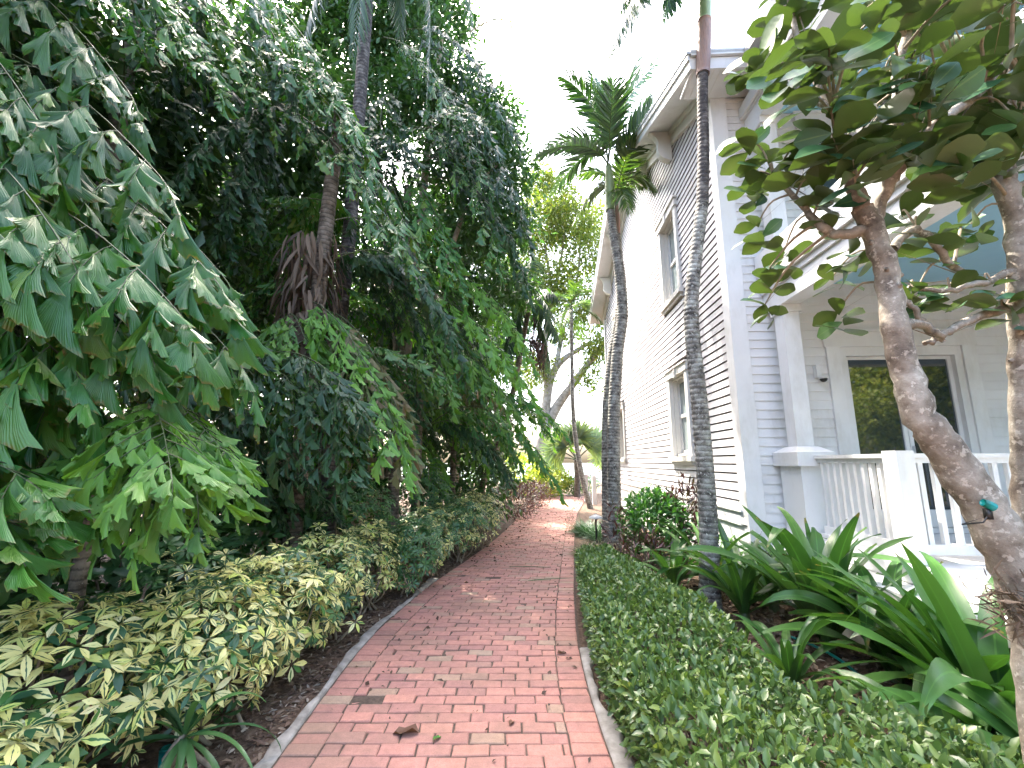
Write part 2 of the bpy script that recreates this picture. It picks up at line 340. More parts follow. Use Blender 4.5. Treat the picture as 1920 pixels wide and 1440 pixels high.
# ------------------------------------------------------------------ world and sun
sd = nrm(np.array([-.29,.42,.86])); elev=math.asin(sd[2]); azim=math.atan2(sd[0],sd[1])
w=bpy.data.worlds.new('World'); scene.world=w; w.use_nodes=True; nt=w.node_tree
bg=nt.nodes['Background']; sk=nt.nodes.new('ShaderNodeTexSky'); sk.sky_type='NISHITA'; sk.sun_disc=False
sk.sun_elevation=elev; sk.sun_rotation=azim; sk.air_density=1.0; sk.dust_density=6.0; sk.ozone_density=1.0
nt.links.new(sk.outputs[0],bg.inputs[0]); bg.inputs[1].default_value=.15
sl=bpy.data.lights.new('sun','SUN'); sl.energy=2.0; sl.angle=R(.6); sl.color=(1,.93,.82)
so=bpy.data.objects.new('sun',sl); C.objects.link(so); so.location=(-8,5,14)
so.rotation_euler=Vector(sd).to_track_quat('Z','Y').to_euler()
scene.view_settings.view_transform='Standard'; scene.view_settings.look='None'
scene.view_settings.exposure=3.38; scene.view_settings.gamma=1
scene.cycles.max_bounces=8; scene.cycles.diffuse_bounces=4; scene.cycles.transparent_max_bounces=4
scene.cycles.use_denoising=True

# ------------------------------------------------------------------ ground and path
g=MB(); n=60
xs=np.concatenate([[-400,-120,-40],np.linspace(-14,16,40),[45,120,400]]); ys=np.concatenate([[-200,-40],np.linspace(-8,40,60),[80,200,600]])
gv=[(x,y,-.03-.0*rng.random()) for y in ys for x in xs]; nx=len(xs)
g.add(gv,[(j*nx+i,j*nx+i+1,(j+1)*nx+i+1,(j+1)*nx+i) for j in range(len(ys)-1) for i in range(nx-1)])
tag(g.build('ground',M['soil']),kind='structure')

Lp=np.array([(-1.22,-3),(-1.24,0),(-1.26,1.5)]+[tuple(G(*p)[:2]) for p in ((510,1440),(600,1312),(690,1195),(800,1100),(880,1047),(930,1010),(962,980),(985,950),(1012,934))])
Rp=np.array([(.62,-3),(.60,0),(.56,1.5)]+[tuple(G(*p)[:2]) for p in ((1152,1440),(1105,1310),(1082,1210),(1076,1120),(1076,1050),(1077,1000),(1082,962),(1098,934))])
def edge(P):
    # smooth polyline resampled on y
    P=np.vstack([P,[P[-1]+(P[-1]-P[-2])*.35]])
    ys=np.linspace(P[0,1],P[-1,1],400); xs=np.interp(ys,P[:,1],P[:,0])
    k=np.exp(-np.linspace(-2,2,41)**2); k/=k.sum()
    xp=np.pad(xs,20,mode='reflect',reflect_type='odd'); xs=np.convolve(xp,k,'valid')
    return ys,xs
LY,LX=edge(Lp); RY,RX=edge(Rp)
def lx_(y): return np.interp(y,LY,LX)
def rx_(y): return np.interp(y,RY,RX)
YEND=21.4
p=MB()
def brick(u0,u1,y0,y1,zt,jit):
    gp=.0035+abs(rng.normal())*.0012
    def P(u,y): return np.array([u,y])
    # u given as absolute metres from left edge, row is skewed with the path
    c=[]
    for (u,y) in ((u0+gp,y0+gp),(u1-gp,y0+gp),(u1-gp,y1-gp),(u0+gp,y1-gp)):
        x=lx_(y)+u*(rx_(y)-lx_(y))/wrow
        c.append(np.array([x,y-.10*(u-.9)*slant(y)])+rng.normal(size=2)*jit)
    c=np.array(c); ctr=c.mean(0); bv=.006
    d=nrm(ctr-c); ci=c+d*bv*1.4
    tz=rng.normal(size=4)*.0018+zt
    v=[(*c[i],-.02) for i in range(4)]+[(*c[i],tz[i]-.005) for i in range(4)]+[(*ci[i],tz[i]) for i in range(4)]
    f=[(8,9,10,11)]
    for i in range(4):
        j=(i+1)%4; f+=[(i,j,4+j,4+i),(4+i,4+j,8+j,8+i)]
    p.add(v,f)
def slant(y): return (lx_(y+.3)-lx_(y-.3)+rx_(y+.3)-rx_(y-.3))*.5/.6*8*.1*1.2
y=-1.2; row=0
while y<YEND:
    wrow=float(rx_(y)-lx_(y)); h=.1065 if y<9 else .1065
    z=lambda: rng.normal()*.0026
    b=.205+rng.normal()*.004
    brick(0,b,y,y+h,z(),.0015); brick(wrow-b,wrow,y,y+h,z(),.0015)
    u=b+.001; off=.105 if row%2 else 0
    first=True
    while u<wrow-b-.01:
        Lb=.208+rng.normal()*.003
        if first: Lb=.208-off+rng.normal()*.012; first=False
        e=min(u+Lb,wrow-b-.001)
        if wrow-b-.001-e<.035: e=wrow-b-.001
        brick(u,e,y,y+h,z(),.0022); u=e
    y+=h; row+=1
path=p.build('brick_path',M['brick'],smooth=False); tag(path,kind='structure')
j=MB(); yy=np.linspace(-1.4,YEND,90)
for a,b in zip(yy[:-1],yy[1:]):
    j.quad((lx_(a)-.02,a,-.008),(rx_(a)+.02,a,-.008),(rx_(b)+.02,b,-.008),(lx_(b)-.02,b,-.008))
tag(j.build('path_bed',M['joint']),kind='structure')
def edging(name, fx, side, y0, y1, wd):
    e=MB(); ys=np.arange(y0,y1,.12); prof=[]
    for yv in ys:
        nz=rng.normal()*.016; x=float(fx(yv)); o=side*(wd+nz+.03*math.sin(yv*3.1)+.015*math.sin(yv*11)); hh=.004+.012*math.sin(yv*2.3)+rng.normal()*.004
        prof.append([(x+side*.004,yv,-.05),(x+side*.006,yv,hh-.006),(x+side*.02,yv,hh),(x+o*.8,yv,hh+.004),(x+o,yv,hh-.015),(x+o+side*.01,yv,-.06)])
    v=[q for pr in prof for q in pr]; f=[]
    for i in range(len(ys)-1):
        for k in range(5): a=i*6+k; f.append((a,a+1,a+7,a+6) if side<0 else (a+1,a,a+6,a+7))
    e.add(v,f); tag(e.build(name,M['concrete']),kind='structure')
edging('path_edging',lx_,-1,-.5,6.5,.085); edging('path_edging',rx_,1,-.5,4.2,.10)

# mulch chips and leaf litter
OV=leaf_t(.55,2,'oval',.3,.3); LANCE=leaf_t(.22,3,'lance',.3,.3); CHIP=leaf_t(.4,2,'strip',.4,.1)
def litter(name,label,npts,region,size,mat,z,tpl,lab_cat):
    P=[]
    while len(P)<npts:
        x,yv=region()
        P.append((x,yv,z))
    P=np.array(P); k=len(P); P[:,2]+=rng.random(k)*.02
    d=rv(k); d[:,2]*=.25; nn=np.tile([0,0,1.],(k,1))+rv(k)*.5
    m=MB(); m.inst(tpl,frames(P,d,nn,size*(.4+rng.random(k)*1.1)))
    o=m.build(name,mat); tag(o,label,lab_cat,kind='stuff'); return o
def left_bed():
    yv=rng.random()**1.3*9+.8; return lx_(yv)-.06-abs(rng.normal())*.5, yv
def right_bed():
    yv=rng.random()*5+1.2; return 1.0+rng.random()*3.2, yv
litter('mulch_litter','brown leaf litter and bark mulch beside the path on the left',5000,left_bed,.045,M['chips'],-.03,CHIP,'mulch')
litter('mulch_litter','pale bark chips and dead leaves under the strap leaved plants',9000,right_bed,.06,M['chips'],-.03,OV,'mulch')
def on_path():
    yv=3+rng.random()**.55*17.5
    u=rng.random(); u = u if rng.random()<.5 else (u*.35 if rng.random()<.7 else 1-u*.2)
    return lx_(yv)+u*(rx_(yv)-lx_(yv)), yv
litter('leaf_litter','small dark dead leaves sprinkled over the brick path',1500,on_path,.042,M['litter'],.004,OV,'leaf litter')
def near_path():
    yv=1.8+rng.random()*4; return lx_(yv)+rng.random()*(rx_(yv)-lx_(yv)), yv
litter('leaf_litter','few tiny leaf fragments on the near bricks',70,near_path,.022,M['litter'],.004,OV,'leaf litter')
def single_leaf(px,py,size,rot,label,tpl=None,mat='deadleaf',z=.012):
    c=G(px,py); m=MB(); d=np.array([[math.cos(rot),math.sin(rot),.05]])
    t=tpl or leaf_t(.5,5,'oval',.7,.25,.5)
    m.inst(t,frames(np.zeros((1,3)),d,np.array([[.1,.1,1.]]),size)); o=m.build('fallen_leaf',M[mat],origin=(0,0,0))
    o.location=(c[0],c[1],z); tag(o,label,'fallen leaf')
single_leaf(785,1378,.17,3.0,'large curled brown leaf on the near bricks of the path')
single_leaf(955,1364,.07,1.2,'small brown leaf right of the large curled one on the bricks')
single_leaf(1045,1228,.09,.4,'dark dead leaf lying by the right border course of the path')
single_leaf(812,1392,.06,.9,'olive green oval leaf flat on the near bricks',mat='bush')
for (px,py,a,L,lab) in ((990,1091,.12,.62,'long green palm leaflet lying on the path by the clipped hedge'),(955,1064,-.22,.6,'thin grey palm leaflet lying further up the path')):
    single_leaf(px,py,L,a,lab,tpl=leaf_t(.035,6,'strip',.8,.02),mat='mondo')

m_,nt_,out_=newmat('sea_water'); bs_=node(nt_,'ShaderNodeBsdfPrincipled',Roughness=.12); bs_.inputs['Base Color'].default_value=(.25,.38,.4,1)
nz_=noise(nt_,1.2,5,.6); nt_.links.new(bump(nt_,nz_.outputs[0],.4,.1),bs_.inputs['Normal']); nt_.links.new(bs_.outputs[0],out_.inputs[0]); M['sea']=m_
q_=MB(); q_.quad((-300,36,-.02),(400,36,-.02),(400,590,-.02),(-300,590,-.02)); tag(q_.build('sea',M['sea']),kind='structure')
# ------------------------------------------------------------------ house
HC=np.array([3.05,5.8,0]); HA=-math.atan(.054)
house=empty('house',HC,'white two storey clapboard house with bracketed gable and blue porch ceilings','house',rz=HA)
HD,EZ,SL=10.5,7.2,.40       # depth, eave height, roof slope
def rakez(ly): return EZ+SL*min(ly,HD-ly)
WINS=[(1.95,2.85,1.72,3.22),(7.65,8.55,1.72,3.22),(1.95,2.85,4.78,6.42),(7.65,8.55,4.78,6.42)]  # openings ly0,ly1,z0,z1
def split(a,b,z0,z1,op):
    seg=[(a,b)]
    for (c,d,e,f) in op:
        if z1>e-.13 and z0<f+.17:
            c2,d2=c-.13,d+.13; ns=[]
            for s,t in seg:
                if c2>s: ns.append((s,min(t,c2)))
                if d2<t: ns.append((max(s,d2),t))
            seg=[q for q in ns if q[1]-q[0]>.01]
    return seg
sw=MB(); EXP=.12; z=.98
while z<EZ+SL*HD/2-.1:
    zt=z+EXP-.022
    a=.16; b=HD-.05
    if zt>EZ-.2: a=max(a,(z-EZ)/SL+.02); b=min(b,HD-(z-EZ)/SL-.02)
    if b-a>.1:
        cut=[]
        for s,t in split(a,b,z,zt,WINS):
            q=s; nx_=s+.6+rng.random()*3.4
            while nx_<t-.4: cut.append((q,nx_-.0015)); q=nx_+.0015; nx_+=2.4+rng.random()*1.6
            cut.append((q,t))
        for s,t in cut:
            jd=rng.normal()*.0012; v=[(-.020+jd,s,z),(-.020+rng.normal()*.0012,t,z),(-.010,t,zt),(-.010,s,zt),(.002,s,z),(.002,t,z),(.002,t,zt),(.002,s,zt)]
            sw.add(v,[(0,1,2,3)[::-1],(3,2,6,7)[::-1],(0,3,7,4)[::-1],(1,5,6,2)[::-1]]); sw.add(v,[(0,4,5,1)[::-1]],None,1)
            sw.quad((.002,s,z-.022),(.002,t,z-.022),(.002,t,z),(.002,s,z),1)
    z+=EXP
sw.build('side_wall',[M['siding'],M['groove_shade']],house,smooth=False)
# core so no light leaks through the gable
co=MB()
def facewall(x,ops,y0,y1):
    pass
co.box((.35,.25,0),(9.5,HD-.05,EZ))
co.hexa([(.35,.25,EZ),(9.5,.25,EZ),(9.5,HD-.05,EZ),(.35,HD-.05,EZ),(.35,HD/2-.1,EZ+SL*HD/2-.2),(9.5,HD/2-.1,EZ+SL*HD/2-.2),(9.5,HD/2,EZ+SL*HD/2-.2),(.35,HD/2,EZ+SL*HD/2-.2)])
co.build('inner_wall',M['dark'],house,smooth=False)
# front wall
fw=MB(); DOOR=(1.46,3.30,.70,3.20)
def front_boards(z0,z1,x0,x1,ops):
    zz=z0
    while zz<z1-.02:
        zt=min(zz+EXP,z1)
        seg=[(x0,x1)]
        for (c,d,e,f) in ops:
            if zt>e and zz<f:
                ns=[]
                for s,t in seg:
                    if c>s: ns.append((s,min(t,c)))
                    if d<t: ns.append((max(s,d),t))
                seg=ns
        for s,t in seg:
            fw.add([(s,-.020,zz),(t,-.020,zz),(t,-.006,zt),(s,-.006,zt),(s,.01,zz),(t,.01,zz)],[(0,1,2,3),(4,5,1,0)])
        zz+=EXP
front_boards(.72,4.44,.17,9,[(1.178,3.062,.6,3.32)])
front_boards(4.44,7.1,.17,9,[(1.178,3.062,4.4,6.68)])
fw.build('front_wall',M['white'],house,smooth=False)
tr=MB()
tr.box((-.05,-.045,.8),(.17,.0,7.1)); tr.box((-.05,.0,.8),(.0,.16,7.12))       # corner boards
tr.build('corner_board',M['white'],house,smooth=False)
tr=MB(); tr.box((-.06,HD-.14,.8),(.0,HD,7.0)); tr.build('corner_board',M['white'],house,smooth=False)
sk_=MB(); sk_.box((-.055,.16,.78),(.03,HD-.14,.97)); sk_.box((-.03,.0,-.1),(.02,HD,.78)); sk_.box((-.05,-.05,-.1),(.4,.0,.8)); sk_.box((-.075,.1,.955),(.02,HD-.14,.985))
sk_.build('base_skirt',M['white'],house,smooth=False)
# frieze, roof, rake
def slab(mb,x0,x1,y0,y1,zoff0,zoff1,mi=0):
    """a board following the roof slope between ly y0 and y1"""
    for a,b in ((y0,min(y1,HD/2)),(max(y0,HD/2),y1)):
        if b-a<=0: continue
        za=EZ+SL*min(a,HD-a); zb=EZ+SL*min(b,HD-b)
        mb.hexa([(x0,a,za+zoff0),(x1,a,za+zoff0),(x1,b,zb+zoff0),(x0,b,zb+zoff0),(x0,a,za+zoff1),(x1,a,za+zoff1),(x1,b,zb+zoff1),(x0,b,zb+zoff1)],mi)
fr=MB(); slab(fr,-.06,.0,.0,HD,-.22,.04); slab(fr,-.10,-.06,-.05,HD+.05,-.035,.06); slab(fr,-.075,-.06,-.0,HD,-.22,-.185)
fr.build('frieze_board',M['trim'],house,smooth=False)
rf=MB(); slab(rf,-.50,9.6,-.55,HD+.55,.065,.20,0)
rf.build('rake_soffit',M['white'],house,smooth=False)
ra=MB(); slab(ra,-.535,-.502,-.59,HD+.59,.035,.235,0); slab(ra,-.565,-.537,-.61,HD+.61,.17,.26,0)
ra.build('rake_fascia',M['white'],house,smooth=False)
rt=MB(); slab(rt,-.58,9.6,-.63,HD+.63,.262,.30,0); rt.build('roof',M['roof'],house,smooth=False)
fe=MB()
zf=EZ+SL*-.55
fe.box((-.50,-.585,zf+.02),(9.6,-.552,zf+.20)); fe.box((-.52,-.63,zf+.205),(9.6,-.587,zf+.30)); fe.box((-.50,-.55,zf+.03),(9.6,-.052,zf+.055))
fe.build('front_eave',M['white'],house,smooth=False)
bd=MB()
for k in range(5): bd.box((-.46+k*.09,-.54,zf+.022),(-.455+k*.09,-.06,zf+.029))
bd.build('soffit_groove',M['trim'],house,smooth=False)
# brackets
def bracket(ly):
    zb=rakez(ly)+.05; b=MB(); n=14; pr=[]
    for i in range(n+1):
        t=i/n; zz=zb-.02-.62*t
        out=.38*(1-t)**.55*(1-.28*math.sin(t*math.pi*1.7)) + .03
        pr.append((zz,out))
    v=[];f=[]
    for (zz,o) in pr:
        for yy in (ly-.065,ly+.065): v+=[(-.055,yy,zz),(-.055-o,yy,zz)]
    for i in range(n):
        a=i*4
        f+=[(a,a+1,a+5,a+4),(a+2,a+6,a+7,a+3),(a+1,a+3,a+7,a+5)]
    f.append((0,2,3,1)); b.add(v,f)
    b.build('bracket',M['trim'],house,smooth=False)
for ly in (1.8,3.55,HD/2,6.95,8.7): bracket(ly)
# side windows
for (c,d,e,f) in WINS:
    t=MB()
    t.box((-.055,c-.13,e-.02),(.02,c,f)); t.box((-.055,d,e-.02),(.02,d+.13,f))
    t.box((-.075,c-.17,f),(.02,d+.17,f+.14)); t.box((-.10,c-.2,f+.14),(.02,d+.2,f+.175))
    t.box((-.095,(c+d)/2-.05,f-.04),(-.078,(c+d)/2+.05,f+.19))
    t.box((.02,c-.002,e),(.2,c+.03,f)); t.box((.02,d-.03,e),(.2,d+.002,f)); t.box((.02,c,f-.03),(.2,d,f+.002)); t.box((.02,c,e-.002),(.2,d,e+.03))
    win=t.build('window',M['trim'],house,smooth=False)
    s=MB(); s.box((-.10,c-.19,e-.11),(.02,d+.19,e-.02)); s.box((-.06,c-.13,e-.17),(.02,d+.13,e-.11)); s.build('sill',M['trim'],win,smooth=False)
    fr_=MB(); m_=(e+f)/2
    fr_.box((.10,c+.03,e+.03),(.15,c+.09,f-.03)); fr_.box((.10,d-.09,e+.03),(.15,d-.03,f-.03)); fr_.box((.10,c+.09,f-.1),(.15,d-.09,f-.03)); fr_.box((.10,c+.09,e+.03),(.15,d-.09,e+.1)); fr_.box((.09,c+.09,m_-.03),(.148,d-.09,m_+.03))
    fr_.build('frame',M['white'],win,smooth=False)
    gl=MB(); gl.quad((.125,d-.09,e+.1),(.125,c+.09,e+.1),(.125,c+.09,f-.1),(.125,d-.09,f-.1)); gl.build('pane',M['glass_soft'],win,smooth=False)
# glass doors
def doors(x0,x1,z0,z1,nm):
    t=MB(); cw=.17
    t.box((x0-cw,-.045,z0),(x0,.02,z1+.0)); t.box((x1,-.045,z0),(x1+cw,.02,z1)); t.box((x0-cw-.02,-.05,z1),(x1+cw+.02,.02,z1+.2)); t.box((x0-cw-.05,-.075,z1+.2),(x1+cw+.05,.02,z1+.235))
    t.box((x0,-.02,z0),(x0+.09,.12,z1)); t.box((x1-.09,-.02,z0),(x1,.12,z1)); t.box((x0+.09,-.02,z1-.12),(x1-.09,.12,z1)); t.box((x0+.09,-.02,z0),(x1-.09,.12,z0+.06))
    d=t.build('door',M['white'],house,smooth=False)
    xm=(x0+x1)/2
    for a,b in ((x0+.092,xm-.004),(xm+.004,x1-.092)):
        q=MB(); zl,zh=z0+.065,z1-.124
        q.box((a,.04,zl),(a+.05,.085,zh)); q.box((b-.05,.04,zl),(b,.085,zh)); q.box((a+.05,.04,zh-.04),(b-.05,.085,zh)); q.box((a+.05,.04,zl),(b-.05,.085,zl+.21))
        leafo=q.build('door_leaf',M['white'],d,smooth=False)
        gq=MB(); gq.quad((a+.05,.06,zl+.21),(b-.05,.06,zl+.21),(b-.05,.06,zh-.04),(a+.05,.06,zh-.04)); gq.build('pane',M['glass'],d,smooth=False)
    h=MB(); h.tube([(xm+.035,.02,z0+.95),(xm+.035,-.01,z0+.95),(xm+.10,-.01,z0+.95)],.010,6); h.box((xm+.02,.03,z0+.85),(xm+.05,.039,z0+1.07)); h.build('handle',M['grey_metal'],d)
doors(1.34,2.90,.73,3.12,'door')
doors(1.34,2.90,4.44,6.48,'door')
# porch
pf=MB(); pf.box((.40,-3.35,.60),(9,-.0,.725)); pf.build('porch_floor',M['white'],house,smooth=False)
ps=MB(); ps.box((.42,-3.3,-.1),(9,-.06,.6)); ps.box((.10,-3.4,.50),(.42,-.06,.585)); ps.box((.16,-3.38,-.1),(.40,-.07,.5)); ps.build('porch_base',M['white'],house,smooth=False)
pc=MB(); pc.box((.40,-3.5,4.02),(9,-.02,4.07)); pc.build('porch_ceiling',M['blue'],house,smooth=False)
pc2=MB(); pc2.box((.40,-3.5,6.72),(9,-.03,6.76)); pc2.build('porch_ceiling',M['blue'],house,smooth=False)
for zb,zt in ((3.60,4.02),(6.36,6.72)):
    bm=MB(); bm.box((.43,-3.48,zb),(.67,-.021,zt)); bm.box((.40,-3.47,zb+.26),(.70,-.024,zt+.0-.003)); bm.box((.67,-3.48,zb),(9,-3.24,zt)); bm.box((.36,-3.55,zt-.08),(.43,-.022,zt+.1))
    bm.build('porch_beam',M['white'],house,smooth=False)
ub=MB(); ub.box((.36,-3.52,4.075),(9,-.03,4.42)); ub.build('upper_porch_floor',M['white'],house,smooth=False)
ur=MB(); ur.hexa([(.2,-3.7,6.83),(9,-3.7,6.83),(9,-.64,7.12),(.2,-.64,7.12),(.2,-3.7,6.96),(9,-3.7,6.96),(9,-.64,7.25),(.2,-.64,7.25)]); ur.build('porch_roof',M['roof'],house,smooth=False)
def column(x,y0,zb,zt):
    c=MB(); c.box((x-.10,y0-.10,zb),(x+.10,y0+.10,zt)); c.box((x-.13,y0-.13,zt-.10),(x+.13,y0+.13,zt-.003)); c.build('column',M['white'],house,smooth=False)
column(.55,-.30,1.78,3.60); column(.62,-3.36,.73,3.60); column(.55,-.30,4.42,6.36); column(1.7,-3.36,4.42,6.36)
pd=MB(); pd.box((.39,-.52,.50),(.71,-.08,1.55)); pd.box((.375,-.535,.50),(.725,-.065,.74))
pd.box((.335,-.575,1.55),(.765,-.03,1.715))
pd.hexa([(.335,-.575,1.715),(.765,-.575,1.715),(.765,-.03,1.715),(.335,-.03,1.715),(.43,-.44,1.785),(.67,-.44,1.785),(.67,-.17,1.785),(.43,-.17,1.785)])
pd.build('pedestal',M['white'],house,smooth=False)
def railing(a,b,zb,zt,nb):
    a=np.array(a,float); b=np.array(b,float); d=(b-a); L=np.linalg.norm(d); d/=L; s=np.array([-d[1],d[0]])
    def bar(m,p,q,hw,z0,z1):
        p=a+d*p; q=a+d*q
        c=[p-s*hw,q-s*hw,q+s*hw,p+s*hw]; m.hexa([(*k,z0) for k in c]+[(*k,z1) for k in c])
    t=MB(); bar(t,0,L,.055,zt-.038,zt); bar(t,0,L,.028,zt-.085,zt-.038)
    r=t.build('railing',M['white'],house,smooth=False); t=MB(); bar(t,0,L,.03,zb,zb+.085); t.build('bottom_rail',M['white'],r,smooth=False)
    for i in range(nb):
        q=MB(); p0=L*(i+.6)/nb; bar(q,p0-.021,p0+.021,.019,zb+.085,zt-.085); q.build('baluster',M['white'],r,smooth=False)
railing((.57,-.58),(.57,-1.64),.80,1.675,10)
railing((.66,-1.72),(5.5,-1.72),.80,1.675,38)
po=MB(); po.box((.49,-1.80,.60),(.65,-1.64,1.70)); po.build('post',M['white'],house,smooth=False)
cb=MB(); cb.box((.50,-1.66,.728),(.64,-.54,.80)); cb.build('porch_curb',M['white'],house,smooth=False)
sc_=MB(); sc_.box((.98,-.09,2.70),(1.04,-.022,2.86)); 
scp=sc_.build('security_camera',M['white'],house,smooth=False)
dm=MB()
for i in range(5):
    a0=R(90)*i/5; a1=R(90)*(i+1)/5
    for k in range(10):
        b0=2*math.pi*k/10; b1=2*math.pi*(k+1)/10
        q=lambda a,b:(1.03+.045*math.cos(a)*math.cos(b),-.13+.045*math.cos(a)*math.sin(b),2.67-.045*math.sin(a))
        dm.quad(q(a0,b0),q(a1,b0),q(a1,b1),q(a0,b1))
dm.box((.99,-.17,2.672),(1.07,-.09,2.70),1)
dm.build('camera_dome',[M['metal_dark'],M['white']],scp)
wl=MB(); wl.box((3.75,-.035,1.72),(3.84,-.021,1.86)); wl.build('outlet_cover',M['white'],house,smooth=False)
pl_=MB(); pl_.tube([(2.9,-.9,4.015),(2.9,-.9,3.985)],.09,16); pl_.build('ceiling_light',M['white'],house)

# ------------------------------------------------------------------ curves
def bez(B,Cc,T,n=14):
    t=np.linspace(0,1,n)[:,None]; return (1-t)**2*B+2*t*(1-t)*Cc+t*t*T
def sample(P,s):
    k=s*(len(P)-1); i=min(int(k),len(P)-2); f=k-i
    return P[i]*(1-f)+P[i+1]*f, nrm(P[i+1]-P[i])
def smooth_pts(P,n):
    P=np.asarray(P,float); k=len(P); out=[]
    ts=np.linspace(0,k-1,n)
    for t in ts:
        i=min(int(t),k-2); f=t-i
        p0=P[max(i-1,0)];p1=P[i];p2=P[i+1];p3=P[min(i+2,k-1)]
        out.append(.5*((2*p1)+(-p0+p2)*f+(2*p0-5*p1+4*p2-p3)*f*f+(-p0+3*p1-3*p2+p3)*f**3))
    return np.array(out)

def fishtail(mb,P,pin=.55,leaf=.2,npair=9,hang=1.0,tpls=WEDGE,start=.18,nl=5):
    """bipinnate frond along rachis P: side branches carrying drooping wedge leaflets"""
    L=np.linalg.norm(np.diff(P,axis=0),axis=1).sum()
    mb.tube(P,np.linspace(.008,.0025,len(P))*max(.6,min(1.3,L/1.6)),5,1,cap=False)
    pos=[];dr=[];nn=[];sc=[]
    down=np.array([0,0,-1.])
    for i in range(npair*2+1):
        s=start+(1-start)*min(1,(i/ (npair*2))); side=1 if i%2 else -1
        p,t=sample(P,min(s,.999)); sd_=np.cross(t,[0,0,1.]); sd_=nrm(sd_) if np.linalg.norm(sd_)>.05 else np.array([1.,0,0])
        prof=(.45+.55*math.sin(math.pi*min(1,(s-start)/(1-start)*.85+.12)))
        if i==npair*2: d=t; plen=pin*.6
        else: d=nrm(t*.55+side*sd_*.85+down*.25*hang+rv(1)[0]*.12); plen=pin*prof
        q=[p+d*plen*a+down*hang*.35*plen*a*a for a in np.linspace(0,1,5)]
        mb.tube(q,np.linspace(.005,.002,5),3,1,cap=False)
        q=np.array(q)
        for k in range(nl*2+1):
            a=.2+.8*min(1,k/(nl*2)); lp,lt=sample(q,min(a,.999))
            ls=nrm(np.cross(lt,[0,0,1.])+1e-3)*(1 if k%2 else -1)
            dd=lt*.5+ls*.5+down*hang*(.5+.5*rng.random())+rng.normal(size=3)*.2+np.array([.3,-.38,0])
            if k==nl*2: dd=lt+down*hang*.6
            pos.append(lp);dr.append(dd)
            nn.append(np.array([0,0,.7])+ls*.35+rng.normal(size=3)*.62+np.array([.42,-.5,0]))
            sc.append(leaf*(.65+.5*rng.random())*(1.15 if k==nl*2 else 1)*(.75+.25*prof))
    pos=np.array(pos);dr=np.array(dr);nn=np.array(nn);sc=np.array(sc); idx=rng.integers(0,len(tpls),len(pos))
    for i,t in enumerate(tpls):
        k=idx==i
        if k.any(): mb.inst(t,frames(pos[k],dr[k],nn[k],sc[k]),0)
LIN=leaf_t(.075,4,'strip',.9,.22); LINW=leaf_t(.115,4,'strip',.7,.3)
def pinnate(mb,P,leaf=.35,npair=34,start=.16,droop=.5,vee=.35,tpl=LIN,rad=.014):
    mb.tube(P,np.linspace(rad,.003,len(P)),5,1,cap=False)
    pos=[];dr=[];nn=[];sc=[]
    for i in range(npair*2+1):
        s=start+(1-start)*i/(npair*2); side=1 if i%2 else -1
        p,t=sample(P,min(s,.999)); sd_=nrm(np.cross(t,[0,0,1.])+np.array([1e-3,0,0])); up=nrm(np.cross(sd_,t))
        q=(s-start)/(1-start); prof=(.55+.45*math.sin(math.pi*min(1,q*.9+.1)))*(1 if q<.75 else 1-.45*(q-.75)/.25)
        d=t*(.55+.5*q)+side*sd_*.85+up*vee+np.array([0,0,-droop])+rng.normal(size=3)*.09
        pos.append(p);dr.append(d);nn.append(up+side*sd_*.3+rng.normal(size=3)*.2);sc.append(leaf*prof*(.88+.24*rng.random()))
    mb.inst(tpl,frames(np.array(pos),np.array(dr),np.array(nn),np.array(sc)),0)

def trunk_mesh(P,rad,n=12,ring=.06,bulge=.025,mi=0,mb=None):
    L=np.linalg.norm(np.diff(P,axis=0),axis=1).sum(); k=max(8,int(L/ring*3))
    Q=smooth_pts(P,k); rr=np.interp(np.linspace(0,1,k),np.linspace(0,1,len(rad)),rad)
    rr=rr*(1+bulge*np.array([1,-.3,-.7]*(k//3+1))[:k]+rng.normal(size=k)*.006)
    mb=mb or MB(); mb.tube(Q,rr,n,mi); return mb

# ------------------------------------------------------------------ fishtail palms on the left
palms={}
def palm(key,x,y,h,label,mat='fish',lean=(0,0),r=.075,extra=0):
    e=empty('fishtail_palm',(x,y,0),label,'palm','fishtail palms along the left side of the path')
    P=np.array([(0,0,-.05),(lean[0]*.3,lean[1]*.3,h*.35),(lean[0]*.6,lean[1]*.6,h*.7),(lean[0],lean[1],h)])
    trunk_mesh(P,[r*1.15,r,r*.95,r*.8],10,.14,.03).build('trunk',M['bark_brown'],e)
    palms[key]=(e,np.array([x,y,0.]),P); return e
def frond_at(key,pts,Y,pin,leaf,mat='fish',npair=9,hang=1.0,tpls=None,nl=5):
    e,o,_=palms[key]
    Ys=Y if isinstance(Y,(tuple,list)) else (Y,Y,Y)
    B,Cc,T=[W(px,py,yy) for (px,py),yy in zip(pts,Ys)]
    mb=MB(); fishtail(mb,bez(B,Cc,T),pin,leaf,npair,hang,tpls or WEDGE,nl=nl)
    mb.build('frond',[M[mat],M['stem']],e,origin=o)
